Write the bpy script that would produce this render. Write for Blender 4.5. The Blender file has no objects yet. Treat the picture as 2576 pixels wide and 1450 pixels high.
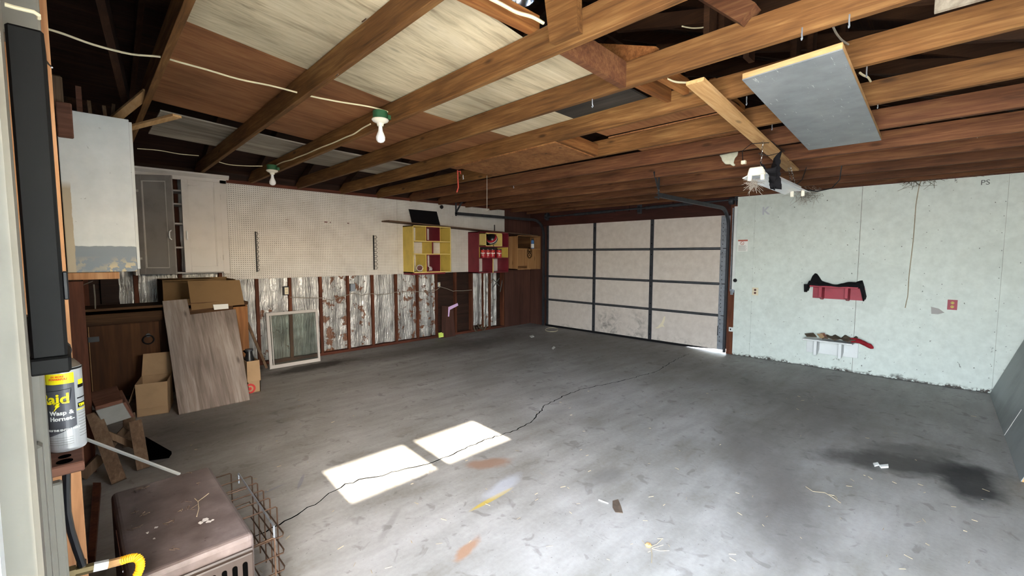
import bpy, bmesh, math, random
from mathutils import Vector, Matrix
random.seed(7)
S = bpy.context.scene
COL = S.collection
# ------------------------------------------------------------------ camera
F_PX, CAM_H = 1117.61, 1.488
YAW, PITCH, ROLL = math.radians(45.2635), math.radians(-4.2656), math.radians(0.0546)
_F = Vector((math.cos(PITCH)*math.cos(YAW), math.cos(PITCH)*math.sin(YAW), math.sin(PITCH)))
_R = Vector((math.sin(YAW), -math.cos(YAW), 0)); _U = _R.cross(_F)
_R, _U = math.cos(ROLL)*_R + math.sin(ROLL)*_U, -math.sin(ROLL)*_R + math.cos(ROLL)*_U
CAMP = Vector((0, 0, CAM_H))
cam = bpy.data.cameras.new('camera'); cam.sensor_width = 36; cam.sensor_fit = 'HORIZONTAL'
cam.lens = F_PX/2576*36; cam.clip_start = 0.02; cam.clip_end = 300
co = bpy.data.objects.new('camera', cam); COL.objects.link(co)
co.matrix_world = Matrix((( _R.x, _U.x, -_F.x, 0), (_R.y, _U.y, -_F.y, 0), (_R.z, _U.z, -_F.z, CAM_H), (0, 0, 0, 1)))
S.camera = co
# ------------------------------------------------------------------ light
SUN_STRENGTH, SKY_STRENGTH, EXPOSURE = 1.7, 0.52, 5.07
w = bpy.data.worlds.new('world'); S.world = w; w.use_nodes = True
nt = w.node_tree; nt.nodes.clear()
sky = nt.nodes.new('ShaderNodeTexSky'); sky.sky_type = 'NISHITA'; sky.sun_disc = False
sky.sun_elevation = math.radians(26.6); sky.sun_rotation = math.radians(184); sky.air_density = 1.0; sky.dust_density = 2.0
bg = nt.nodes.new('ShaderNodeBackground'); bg.inputs[1].default_value = SKY_STRENGTH
wo = nt.nodes.new('ShaderNodeOutputWorld')
hz = nt.nodes.new('ShaderNodeMix'); hz.data_type = 'RGBA'; hz.inputs[0].default_value = .72   # thin bright haze over the blue
hz.inputs[7].default_value = (2.10, 2.22, 2.30, 1); nt.links.new(sky.outputs[0], hz.inputs[6])
nt.links.new(hz.outputs[2], bg.inputs[0]); nt.links.new(bg.outputs[0], wo.inputs[0])
sd = bpy.data.lights.new('sun', 'SUN'); sd.energy = SUN_STRENGTH; sd.angle = math.radians(0.5); sd.color = (1.0, 0.91, 0.74)
so = bpy.data.objects.new('sun', sd); COL.objects.link(so)
so.rotation_euler = Vector((0.07, 1.0, -0.5)).to_track_quat('-Z', 'Y').to_euler()
so.location = (-1, -12, 8)
def portal(name, loc, rot, sx, sy):
    l = bpy.data.lights.new(name, 'AREA'); l.shape = 'RECTANGLE'; l.size = sx; l.size_y = sy
    l.cycles.is_portal = True
    o = bpy.data.objects.new(name, l); COL.objects.link(o); o.location = loc; o.rotation_euler = rot
portal('doorway_portal', (-0.30, 0.1, 1.12), (0, math.radians(-90), 0), 2.26, 1.66)
portal('window_portal', (1.55, -0.9, 1.77), (math.radians(90), 0, 0), 1.4, 0.34)
S.view_settings.view_transform = 'Standard'; S.view_settings.look = 'None'
S.view_settings.exposure = EXPOSURE; S.view_settings.gamma = 1.0; S.view_settings.use_curve_mapping = False
try:
    S.cycles.max_bounces = 10; S.cycles.diffuse_bounces = 7; S.cycles.use_denoising = True
    S.cycles.sample_clamp_indirect = 8.0; S.cycles.caustics_reflective = False; S.cycles.caustics_refractive = False
except Exception:
    pass

# ------------------------------------------------------------------ helpers
def P(u, v, **k):
    """point where the ray of photograph pixel (u, v) meets the real plane x=, y= or z="""
    d = _F + _R*((u-1288)/F_PX) - _U*((v-725)/F_PX)
    (a, val), = k.items(); i = 'xyz'.index(a)
    return CAMP + d*((val-CAMP[i])/d[i])
def PL(u, v, p0, n):
    d = _F + _R*((u-1288)/F_PX) - _U*((v-725)/F_PX); n = Vector(n)
    return CAMP + d*((Vector(p0)-CAMP).dot(n)/d.dot(n))
def lin(h):
    if isinstance(h, str):
        h = tuple(int(h[i:i+2], 16)/255 for i in (0, 2, 4))
    return tuple(c/12.92 if c <= .04045 else ((c+.055)/1.055)**2.4 for c in h) + (1,)

ROOT = {}
def thing(name, label, cat, loc=(0, 0, 0), group=None):
    o = bpy.data.objects.new(name, None); COL.objects.link(o); o.location = loc; o.empty_display_size = .05
    ROOT[o.name] = Vector(loc); o['label'] = label; o['category'] = cat
    if group: o['group'] = group
    return o
def tag(o, label, cat, group=None):
    o['label'] = label; o['category'] = cat
    if group: o['group'] = group
    return o
def struct(o):
    o['kind'] = 'structure'; return o
def sroot(name, loc=(0, 0, 0)):
    o = bpy.data.objects.new(name, None); COL.objects.link(o); o.location = loc; ROOT[o.name] = Vector(loc)
    o['kind'] = 'structure'; return o
def origin(o):
    p = Vector((0, 0, 0))
    while o is not None:
        p += Vector(o.location); o = o.parent
    return p

class MB:
    def __init__(s): s.v = []; s.f = []; s.smooth = set()
    def add(s, vs, fs, sm=False):
        b = len(s.v); s.v += [Vector(x) for x in vs]
        for f in fs:
            if sm: s.smooth.add(len(s.f))
            s.f.append(tuple(b+i for i in f))
        return s
    def box(s, x0, x1, y0, y1, z0, z1, M=None):
        vs = [Vector((x, y, z)) for x in (x0, x1) for y in (y0, y1) for z in (z0, z1)]
        if M is not None: vs = [M @ q for q in vs]
        return s.add(vs, [(0,1,3,2),(4,6,7,5),(0,4,5,1),(2,3,7,6),(0,2,6,4),(1,5,7,3)])
    def bar(s, a, b, wx, wy, up=(0, 0, 1)):
        """square-section bar from a to b: wx across, wy along up"""
        a, b = Vector(a), Vector(b); d = (b-a).normalized(); u = Vector(up)
        if abs(d.dot(u)) > .98: u = Vector((1, 0, 0))
        r = d.cross(u).normalized(); u = r.cross(d)
        vs = [p + r*(sx*wx/2) + u*(sy*wy/2) for p in (a, b) for sx in (-1, 1) for sy in (-1, 1)]
        return s.add(vs, [(0,2,3,1),(4,5,7,6),(0,1,5,4),(2,6,7,3),(0,4,6,2),(1,3,7,5)])
    def prism(s, poly, n):
        """polygon (3-D points) extruded by vector n"""
        poly = [Vector(p) for p in poly]; n = Vector(n); k = len(poly)
        vs = poly + [p+n for p in poly]
        return s.add(vs, [tuple(range(k))[::-1], tuple(range(k, 2*k))] + [(i, (i+1) % k, k+(i+1) % k, k+i) for i in range(k)])
    def tube(s, pts, r, n=6, closed=False):
        pts = [Vector(p) for p in pts]; m = len(pts); vs = []; prev = None
        for i, p in enumerate(pts):
            if closed: d = pts[(i+1) % m]-pts[i-1]
            else: d = pts[min(i+1, m-1)]-pts[max(i-1, 0)]
            d.normalize()
            if prev is None:
                u = Vector((0, 0, 1)) if abs(d.z) < .9 else Vector((1, 0, 0))
            else: u = prev
            a = d.cross(u).normalized(); prev = a.cross(d)
            rr = r[i] if isinstance(r, (list, tuple)) else r
            for k in range(n):
                t = 2*math.pi*k/n
                vs.append(p + a*(rr*math.cos(t)) + prev*(rr*math.sin(t)))
        fs = []
        for i in range(m if closed else m-1):
            j = (i+1) % m
            for k in range(n):
                fs.append((i*n+k, i*n+(k+1) % n, j*n+(k+1) % n, j*n+k))
        if not closed:
            fs += [tuple(range(n))[::-1], tuple(range((m-1)*n, m*n))]
        return s.add(vs, fs, True)
    def lathe(s, prof, c, n=20, M=None):
        c = Vector(c); vs = []; fs = []
        for (r, z) in prof:
            for k in range(n):
                t = 2*math.pi*k/n; q = Vector((r*math.cos(t), r*math.sin(t), z))
                if M is not None: q = M @ q
                vs.append(c+q)
        for i in range(len(prof)-1):
            for k in range(n):
                fs.append((i*n+k, i*n+(k+1) % n, (i+1)*n+(k+1) % n, (i+1)*n+k))
        fs += [tuple(range(n))[::-1], tuple(range((len(prof)-1)*n, len(prof)*n))]
        return s.add(vs, fs, True)
    def grid(s, fn, nu, nv, sm=True):
        vs = [fn(i/nu, j/nv) for i in range(nu+1) for j in range(nv+1)]
        fs = [(i*(nv+1)+j, (i+1)*(nv+1)+j, (i+1)*(nv+1)+j+1, i*(nv+1)+j+1) for i in range(nu) for j in range(nv)]
        return s.add(vs, fs, sm)
    def build(s, name, mat, parent=None, bevel=0, solid=0, seg=1):
        me = bpy.data.meshes.new(name)
        o = bpy.data.objects.new(name, me); COL.objects.link(o)
        if parent is not None:
            off = origin(parent); o.parent = parent
        else:
            lo = [min(q[i] for q in s.v) for i in range(3)]; hi = [max(q[i] for q in s.v) for i in range(3)]
            off = Vector(((lo[0]+hi[0])/2, (lo[1]+hi[1])/2, lo[2])); o.location = off
        me.from_pydata([q-off for q in s.v], [], s.f)
        if s.smooth:
            me.polygons.foreach_set('use_smooth', [i in s.smooth for i in range(len(s.f))])
        bm = bmesh.new(); bm.from_mesh(me); bmesh.ops.recalc_face_normals(bm, faces=bm.faces); bm.to_mesh(me); bm.free()
        if s.smooth and hasattr(me, 'set_sharp_from_angle'):
            me.set_sharp_from_angle(angle=math.radians(40))
        me.materials.append(mat)
        if bevel:
            m = o.modifiers.new('b', 'BEVEL'); m.width = bevel; m.segments = seg; m.limit_method = 'ANGLE'
        if solid:
            m = o.modifiers.new('s', 'SOLIDIFY'); m.thickness = solid
        return o
def box(name, mat, parent, x0, x1, y0, y1, z0, z1, bevel=0, M=None):
    return MB().box(x0, x1, y0, y1, z0, z1, M).build(name, mat, parent, bevel)
def text_data(s, size, bold=0.0, extr=0.0006):
    cu = bpy.data.curves.new('t', 'FONT'); cu.body = s; cu.size = size; cu.extrude = extr; cu.offset = bold; cu.resolution_u = 3
    cu.align_x = 'LEFT'
    o = bpy.data.objects.new('t', cu); COL.objects.link(o)
    dg = bpy.context.evaluated_depsgraph_get(); dg.update()
    me = bpy.data.meshes.new_from_object(o.evaluated_get(dg))
    bpy.data.objects.remove(o)
    vs = [tuple(q.co) for q in me.vertices]; fs = [tuple(p.vertices) for p in me.polygons]
    return vs, fs
def text_on(mb, s, size, fn, bold=0.0):
    """adds lettering, fn maps flat text (x, y, depth) to the surface"""
    vs, fs = text_data(s, size, bold)
    mb.add([fn(*q) for q in vs], fs); return mb
def dup(root, shift, label=None, group=None):
    r = root.copy(); COL.objects.link(r); r.location = Vector(root.location)+Vector(shift)
    if label: r['label'] = label
    if group: r['group'] = group
    for ch in list(root.children):
        c = ch.copy(); COL.objects.link(c); c.parent = r
        for g in ch.children:
            d = g.copy(); COL.objects.link(d); d.parent = c
    return r

# ------------------------------------------------------------------ materials
class NM:
    def __init__(s, name):
        s.m = bpy.data.materials.new(name); s.m.use_nodes = True; s.nt = s.m.node_tree
        s.b = s.nt.nodes['Principled BSDF']; s.tc = s.nt.nodes.new('ShaderNodeTexCoord').outputs['Object']
    def n(s, t, **k):
        o = s.nt.nodes.new('ShaderNode'+t)
        for a, v in k.items(): setattr(o, a, v)
        return o
    def l(s, a, b): s.nt.links.new(a, b)
    def mapping(s, scale=(1, 1, 1), loc=(0, 0, 0), rot=(0, 0, 0), src=None):
        m = s.n('Mapping'); m.inputs['Scale'].default_value = scale; m.inputs['Location'].default_value = loc; m.inputs['Rotation'].default_value = rot
        s.l(src or s.tc, m.inputs[0]); return m.outputs[0]
    def noise(s, scale=5, detail=4, rough=.55, src=None, dist=0):
        m = s.n('TexNoise'); m.inputs['Scale'].default_value = scale; m.inputs['Detail'].default_value = detail
        m.inputs['Roughness'].default_value = rough; m.inputs['Distortion'].default_value = dist
        s.l(src or s.tc, m.inputs['Vector']); return m.outputs['Fac']
    def ramp(s, fac, stops, interp='LINEAR'):
        r = s.n('ValToRGB'); e = r.color_ramp.elements; r.color_ramp.interpolation = interp
        while len(e) < len(stops): e.new(.5)
        for x, (p, c) in zip(e, stops):
            x.position = p; x.color = c if len(c) == 4 else tuple(c)+(1,)
        s.l(fac, r.inputs[0]); return r.outputs[0]
    def math(s, op, a, b=0.0, c=None):
        m = s.n('Math', operation=op)
        for i, v in enumerate((a, b, c)):
            if v is None: continue
            if isinstance(v, (int, float)): m.inputs[i].default_value = v
            else: s.l(v, m.inputs[i])
        return m.outputs[0]
    def mix(s, fac, a, b, blend='MIX'):
        m = s.n('Mix', data_type='RGBA', blend_type=blend)
        for i, v in ((0, fac), (6, a), (7, b)):
            if isinstance(v, (int, float)): m.inputs[i].default_value = v
            elif isinstance(v, tuple): m.inputs[i].default_value = v
            else: s.l(v, m.inputs[i])
        return m.outputs[2]
    def rand(s): return s.n('ObjectInfo').outputs['Random']
    def bump(s, h, strength=.3, dist=.01):
        b = s.n('Bump'); b.inputs['Strength'].default_value = strength; b.inputs['Distance'].default_value = dist
        s.l(h, b.inputs['Height']); s.l(b.outputs[0], s.b.inputs['Normal'])
    def out(s, col, rough=.7, metal=0.0, spec=None):
        if isinstance(col, tuple): s.b.inputs['Base Color'].default_value = col
        else: s.l(col, s.b.inputs['Base Color'])
        if isinstance(rough, (int, float)): s.b.inputs['Roughness'].default_value = rough
        else: s.l(rough, s.b.inputs['Roughness'])
        s.b.inputs['Metallic'].default_value = metal
        if spec is not None: s.b.inputs['Specular IOR Level'].default_value = spec
        return s.m
    def sep(s, src=None):
        x = s.n('SeparateXYZ'); s.l(src or s.tc, x.inputs[0]); return x.outputs

def wood(name, dark, mid, light, axis='y', grain=1.0, knots=.5, rough=.75, var=.35, blotch=.5):
    k = NM(name); L = {'x': (.06, 1, 1), 'y': (1, .06, 1), 'z': (1, 1, .06), 'yz': (1, .06, .06)}[axis]
    r = k.rand(); off = k.n('CombineXYZ'); m7 = k.math('MULTIPLY', r, 17.0)
    for i in range(3): k.l(m7, off.inputs[i])
    va = k.n('VectorMath', operation='ADD'); k.l(k.tc, va.inputs[0]); k.l(off.outputs[0], va.inputs[1]); src = va.outputs[0]
    g = k.noise(55*grain, 5, .6, k.mapping(L, src=src), .6)
    g2 = k.noise(9*grain, 3, .5, k.mapping(tuple(c*1.0 if c == 1 else .12 for c in L), src=src), 1.0)
    bl = k.noise(1.6, 3, .5, src)
    t = k.math('ADD', k.math('MULTIPLY', g, .55), k.math('MULTIPLY', g2, .45))
    col = k.ramp(t, [(.30, lin(dark)), (.5, lin(mid)), (.70, lin(light))])
    dk = k.ramp(bl, [(.35, (1-blotch*.55,)*3), (.65, (1.08,)*3)])
    col = k.mix(1.0, col, dk, 'MULTIPLY')
    if var:
        vv = k.math('MULTIPLY_ADD', r, var, 1-var/2); cc = k.n('CombineColor')
        for i in range(3): k.l(vv, cc.inputs[i])
        col = k.mix(1.0, col, cc.outputs[0], 'MULTIPLY')
    if knots:
        vo = k.n('TexVoronoi'); vo.inputs['Scale'].default_value = 1.0; vo.inputs['Randomness'].default_value = 1
        k.l(k.mapping(tuple(7 if c == 1 else 2.2 for c in L), src=src), vo.inputs['Vector'])
        kn = k.ramp(vo.outputs['Distance'], [(.05, (1,)*3), (.13, (0,)*3)])
        col = k.mix(k.math('MULTIPLY', kn, knots), col, lin('2a170c'))
    k.bump(t, .35, .004); return k.out(col, rough, 0, .25)
def paint(name, c, rough=.55, dirt=.15, scale=6, chips=None, spec=.4, metal=0, bump=.05):
    k = NM(name); a = k.noise(scale, 5, .6); b = k.noise(scale*.25, 2, .5)
    base = lin(c); dk = tuple(x*(1-dirt*1.8) for x in base[:3])+(1,); lt = tuple(min(1, x*(1+dirt*.5)) for x in base[:3])+(1,)
    col = k.ramp(k.math('ADD', k.math('MULTIPLY', a, .6), k.math('MULTIPLY', b, .4)), [(.33, dk), (.5, base), (.68, lt)])
    if chips:
        ch, th = chips; n = k.noise(22, 4, .6); col = k.mix(k.ramp(n, [(th, (0,)*3), (th+.02, (1,)*3)]), col, lin(ch))
    if bump: k.bump(a, bump, .01)
    return k.out(col, rough, metal, spec)

M = {}
M['joist'] = wood('joist_wood', '422b17', '6f4b28', '906d42', 'y', knots=.75, var=.3)
M['joist_red'] = wood('stained_joist_wood', '40261a', '67412a', '86603f', 'y', knots=.6, var=.25)
M['rafter'] = wood('old_roof_wood', '24150e', '3a2416', '4e3320', 'y', knots=.3)
M['roofboard'] = wood('old_sheathing', '1c120c', '33211a', '4a3222', 'x', knots=.2)
M['block'] = wood('blocking_wood', '5a3018', '8d5a30', 'b07f4c', 'x', knots=.5)
M['stud'] = wood('stud_wood', '3a1d13', '58301f', '70422a', 'z', knots=.3)
M['stud_raw_sunlit'] = wood('raw_sunlit_stud_wood', '85583a', 'ad7d56', 'c69a72', 'z', knots=.3)  # raw wood, made paler to stand in for sun on a stud edge
M['plate'] = wood('plate_wood', '3c1e15', '593023', '6b3b2b', 'x', knots=.2)
M['siding'] = wood('dark_siding', '1c110d', '2c1c16', '3b261d', 'x', knots=.1)
M['brown_ply'] = wood('brown_painted_board', '38231d', '4a2f28', '573930', 'z', grain=.4, knots=.0, blotch=.25)
M['header'] = wood('header_wood', '2c1713', '40211b', '542e22', 'y', knots=.2)
M['greyply'] = wood('weathered_plywood', '93866f', 'c2b599', 'd8ccb2', 'x', grain=.8, knots=.35, var=.1)
M['brownply'] = wood('bare_plywood', '74492e', '936340', 'a97850', 'x', grain=.8, knots=.2, var=.1)
M['greyboard'] = wood('grey_weathered_board', '6d655b', 'a39a8c', 'c8c0b2', 'x', grain=.5, knots=.3, var=.1)
M['darkboard'] = wood('dark_board', '2a2826', '3d3a36', '4d4843', 'y', grain=.6, knots=.1)
M['osb'] = wood('flake_board', '54341c', '7c5230', '966b42', 'z', grain=.5, knots=.8)
M['leanply'] = wood('stained_plywood', '64584f', '8d8078', 'aea39b', 'yz', grain=.8, knots=.6, var=0, blotch=.3)
M['bench'] = wood('bench_wood', '2f1d10', '4c3119', '66472a', 'x', knots=.5)
M['benchdoor'] = wood('bench_door_wood', '2e1a0d', '472a14', '5b3a1e', 'z', grain=.5, knots=.3)
M['pine'] = wood('pine_board', '9c7448', 'bc9464', 'ccab80', 'x', knots=.5, blotch=.2)
M['pine_y'] = wood('pine_board_y', '9c7448', 'bc9464', 'ccab80', 'y', knots=.5, blotch=.2)
M['lumber'] = wood('rough_lumber', '4a3728', '6b5440', '86705a', 'z', knots=.3)
M['cubby'] = wood('pine_cubby', '745233', '987048', 'b08a60', 'z', grain=.45, knots=.4, blotch=.2)
M['shelfwood'] = wood('shelf_plank_wood', '4a372c', '6d5545', '85705f', 'x', knots=.2)
M['bracketwood'] = wood('painted_brown_shelf', '4d3126', '6e4a3b', '85604f', 'x', knots=.2)
M['white'] = paint('white_paint', 'd3d6d4', .5, .06)
M['whitegreen'] = None
M['grey_paint'] = paint('grey_paint', '8b8683', .45, .12)
M['ltgrey_paint'] = paint('light_grey_paint', 'bfbab6', .45, .07)
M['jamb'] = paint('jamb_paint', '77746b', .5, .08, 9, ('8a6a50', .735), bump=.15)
M['yellow'] = paint('yellow_paint', 'c9b157', .55, .12)
M['yellow_edge'] = paint('yellow_edge_paint', 'd9c47a', .55, .08)
M['maroon'] = paint('maroon_paint', '6e1f2a', .5, .15)
M['redshelf'] = paint('red_paint', '9c2c3e', .5, .18, 9)
M['whiteshelf'] = paint('white_shelf_paint', 'd6d8d8', .5, .06, 9, ('6b5d50', .73))
M['black'] = paint('black_enamel', '0d0d0c', .6, .2, 9, spec=.25)
M['blackplastic'] = paint('black_plastic', '131316', .35, .1)
M['steel'] = paint('dark_steel', '43454a', .5, .2, 12, metal=.6)
M['galv'] = paint('galvanised_steel', 'a9b0ba', .38, .2, 26, metal=.75)
M['chrome'] = paint('chrome', 'd8d8d8', .22, .05, metal=1.0, bump=0)
M['rust'] = paint('rusty_wire', '5b4638', .5, .3, 30, metal=.5)
M['brass'] = paint('brass_fitting', '65583c', .45, .3, 30, metal=.6)
M['doorpanel'] = None
M['bulb'] = paint('bulb_glass', 'eef1f4', .12, .01, bump=0)
M['porcelain'] = paint('porcelain', 'e6e2d2', .25, .03, bump=0)
M['green'] = paint('green_box', '2e5a3c', .5, .15, bump=.02)
M['cable'] = paint('cable_sheath', 'e0d6b4', .5, .08)
M['cablegrey'] = paint('grey_wire', '8c857a', .6, .15)
M['cardboard'] = paint('cardboard', 'a5896a', .85, .1, 5, spec=.1)
M['cardboard_dark'] = paint('brown_cardboard', '7a6144', .85, .12, 5, spec=.1)
M['red'] = paint('red_print', 'b8322f', .5, .1)
M['orange'] = paint('orange_print', 'e0602a', .5, .05)
M['cloth_black'] = paint('black_cloth', '1b1a1d', .9, .3, 14, spec=.1)
M['cloth_red'] = paint('red_cloth', '93262f', .9, .3, 14, spec=.1)
M['debris'] = paint('grey_brown_debris', '5f5448', .9, .35, 14, spec=.1)
M['paper'] = paint('white_paper', 'e4e4e0', .8, .03)
M['pink'] = paint('pink_tag', 'd9b8e6', .6, .05)
M['lime'] = paint('lime_tag', 'cbe06a', .6, .1)
M['ivory'] = paint('ivory_plastic', 'd8cdb2', .4, .05)
M['hole'] = paint('dark_hole', '040404', 1.0, .1, spec=0.0)
M['blue'] = paint('blue_label', '4a78b0', .35, .15)
M['canred'] = paint('coffee_can_red', 'a3222b', .35, .12)
M['mugwhite'] = paint('white_glaze', 'dcdada', .3, .03)
M['mugbrown'] = paint('brown_side', '5a2f2c', .5, .1)
M['twig'] = paint('dry_twig', 'a2947c', .9, .2)
M['rope_red'] = paint('red_rope', 'b2483c', .9, .2, 40)
M['fluor'] = paint('white_enamel', 'e8ebef', .3, .03, bump=0)
M['foam'] = paint('spray_foam', 'd8dac6', .9, .1, 20, bump=.6)
M['cobweb'] = paint('dust_fluff', 'a49a8f', .95, .25, 30, bump=.5)
M['dark_nest'] = paint('dry_grass', '5c5444', .95, .3, 30)
M['hose_yellow'] = paint('yellow_hose', 'e5ae22', .4, .06)
M['canyellow'] = paint('can_yellow', 'ecdc20', .3, .03, bump=0)
M['cangrey'] = paint('can_dark_grey', '58595f', .32, .08, 3, metal=.25, bump=0)
M['cansilver'] = paint('can_silver', 'b9bbbd', .32, .04, 3, metal=.35, bump=0)
M['ink_red'] = paint('faded_red_print', 'b0594a', .7, .1)
M['ink_grey'] = paint('faded_grey_print', '8d8d8a', .8, .1)
M['pencil'] = paint('pencil_mark', '5a5d5c', .8, .2)
M['tinblue'] = paint('teal_tin', '3f7f8c', .4, .1)
M['lensgrey'] = paint('metal_reflector', 'cfd6e4', .18, .05, metal=.95, bump=0)

# concrete floor with stains that have shapes of their own
def floor_mat():
    k = NM('concrete')
    big = k.noise(.55, 3, .55); a = k.noise(2.3, 6, .62); fine = k.noise(38, 4, .6)
    st = k.noise(3.2, 5, .6, k.mapping((.5, 2.2, 1), rot=(0, 0, .55)))
    t = k.math('ADD', k.math('ADD', k.math('MULTIPLY', big, .3), k.math('MULTIPLY', a, .3)), k.math('ADD', k.math('MULTIPLY', fine, .12), k.math('MULTIPLY', st, .28)))
    col = k.ramp(t, [(.36, lin('757069')), (.47, lin('8f8c88')), (.56, lin('a09d9a')), (.68, lin('b0aeab'))])
    spots = k.noise(9, 3, .5, None, .8)
    col = k.mix(k.ramp(spots, [(.61, (0,)*3), (.68, (.45,)*3)]), col, lin('615c58'))
    pits = k.noise(60, 2, .5)
    col = k.mix(k.ramp(pits, [(.70, (0,)*3), (.74, (.6,)*3)]), col, lin('4a4642'))
    warp = k.noise(7, 3, .6)
    def blot(x, y, rx, ry, ang, c, s, soft=.35, wamp=.5):
        nonlocal col
        m = k.n('Mapping', vector_type='TEXTURE'); m.inputs['Location'].default_value = (x, y, 0); m.inputs['Rotation'].default_value = (0, 0, math.radians(ang)); m.inputs['Scale'].default_value = (rx, ry, 1)
        k.l(k.tc, m.inputs[0]); ln = k.n('VectorMath', operation='LENGTH'); k.l(m.outputs[0], ln.inputs[0])
        d = k.math('ADD', ln.outputs['Value'], k.math('MULTIPLY', k.math('SUBTRACT', warp, .5), wamp*2))
        mr = k.n('MapRange'); mr.inputs[1].default_value = 1+soft; mr.inputs[2].default_value = 1-soft; mr.inputs[3].default_value = 0; mr.inputs[4].default_value = s
        k.l(d, mr.inputs[0]); col = k.mix(mr.outputs[0], col, lin(c))
    for b in FLOOR_BLOTS: blot(*b)
    k.bump(k.math('ADD', k.math('MULTIPLY', fine, .5), k.math('MULTIPLY', a, .5)), .18, .01)
    return k.out(col, k.ramp(a, [(.35, (.55,)*3), (.65, (.8,)*3)]), 0, .35)
FLOOR_BLOTS = [
    (4.15, .22, .50, .17, -60, '2d2b2a', .8), (4.15, -.12, .35, .14, 5, '222124', .9), (4.45, .2, .3, .14, -50, '3b3836', .6),
    (2.25, 6.0, .55, .16, 5, '2a2522', .9), (2.05, 2.30, .17, .07, -30, '8a6a56', .8, .3, .6),
    (1.34, 1.68, .10, .035, 20, '9a7458', .8, .25, .8), (1.75, 1.94, .17, .018, 2, 'b59c3f', .85, .15, .15),
    (3.4, .9, .8, .25, 30, '6b6662', .5, .5), (2.75, .62, .5, .2, 10, '5d5855', .45, .5), 
    (2.5, 1.6, .14, .09, 0, '6d6a68', .5), (1.0, 2.98, .10, .012, 60, '6f7080', .5, .2, .2), (.8, 3.0, .11, .012, 10, '6f7080', .5, .2, .2),
    (1.9, 2.0, .18, .05, 10, 'b9bcc8', .5), (4.9, 5.6, .9, .25, 10, '4d4540', .6, .6), (3.6, 5.9, 1.4, .25, 0, '4a423c', .55, .6), (5.6, 2.0, 1.6, .5, 60, '5f5751', .5, .7),
    (6.2, 4.4, .9, 1.4, 0, '5a524c', .5, .7), (1.18, 2.15, .14, .02, 40, '67635f', .35),
    (4.9, .9, 1.4, .5, 0, '5f5853', .45, .7), (.6, 4.5, .6, .5, 0, '4a4541', .6, .7),
]
M['floor'] = floor_mat()
def wallwhite():
    k = NM('white_wall_paint'); a = k.noise(14, 5, .6); b = k.noise(1.1, 1, .4, None, .4)
    col = k.ramp(a, [(.3, lin('c3cac4')), (.7, lin('d2d9d3'))])
    col = k.mix(k.ramp(b, [(.56, (0,)*3), (.575, (.22,)*3)]), col, lin('b4bab4'))
    x, y, z = k.sep()
    ch = k.noise(26, 5, .65); edge = k.noise(5, 3, .6)
    zz = k.math('SUBTRACT', z, k.math('MULTIPLY', k.math('SUBTRACT', edge, .5), .16))
    low = k.ramp(zz, [(.015, (1,)*3), (.05, (0,)*3)])
    col = k.mix(k.math('MULTIPLY', low, k.ramp(ch, [(.44, (0,)*3), (.5, (1,)*3)])), col, lin('3f3833'))
    mid = k.ramp(z, [(.0, (1,)*3), (.9, (0,)*3)])
    col = k.mix(k.math('MULTIPLY', mid, k.ramp(k.noise(17, 4, .6, None, 1.0), [(.685, (0,)*3), (.70, (1,)*3)])), col, lin('53504b'))
    col = k.mix(k.ramp(k.noise(33, 2, .4), [(.745, (0,)*3), (.755, (.9,)*3)]), col, lin('4d4b48'))
    k.bump(a, .06, .01); return k.out(col, .55, 0, .3)
M['whitegreen'] = wallwhite()
def doorpanel():
    k = NM('garage_door_skin'); a = k.noise(10, 5, .6); x, y, z = k.sep()
    col = k.ramp(a, [(.3, lin('bdb2a9')), (.7, lin('cdc3ba'))])
    sm = k.noise(9, 5, .6, None, .8)
    def zone(y0, z0, ry, rz, s, th):
        nonlocal col
        m = k.n('Mapping', vector_type='TEXTURE'); m.inputs['Location'].default_value = (0, y0-4.28, z0); m.inputs['Scale'].default_value = (9, ry, rz)
        k.l(k.tc, m.inputs[0]); ln = k.n('VectorMath', operation='LENGTH'); k.l(m.outputs[0], ln.inputs[0])
        msk = k.ramp(ln.outputs['Value'], [(.2, (1,)*3), (1.0, (0,)*3)])
        col = k.mix(k.math('MULTIPLY', k.math('MULTIPLY', msk, s), k.ramp(sm, [(th, (0,)*3), (th+.32, (1,)*3)])), col, lin('4c4742'))
    zone(4.55, .27, .38, .33, .9, .42); zone(3.95, .27, .3, .3, .8, .46); zone(3.2, .05, .9, .12, .9, .5); zone(4.3, .05, .9, .1, .7, .48); zone(5.5, .05, .6, .06, .8, .5)
    k.bump(a, .03, .01); return k.out(col, .5, 0, .35)
M['doorpanel'] = doorpanel()
def pegmat():
    k = NM('pegboard_face'); a = k.noise(5, 4, .6); x, y, z = k.sep()
    fx = k.math('SUBTRACT', k.math('FRACT', k.math('MULTIPLY', x, 39.37)), .5); fz = k.math('SUBTRACT', k.math('FRACT', k.math('MULTIPLY', z, 39.37)), .5)
    d = k.math('SQRT', k.math('ADD', k.math('MULTIPLY', fx, fx), k.math('MULTIPLY', fz, fz)))
    col = k.ramp(a, [(.3, lin('c6c1bb')), (.7, lin('d8d4cf'))])
    col = k.mix(k.ramp(k.noise(30, 3, .6), [(.72, (0,)*3), (.73, (.8,)*3)]), col, lin('a08877'))
    col = k.mix(k.ramp(d, [(.14, (1,)*3), (.19, (0,)*3)]), col, lin('1c1614'))
    return k.out(col, .55, 0, .3)
M['peg'] = pegmat()
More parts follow.
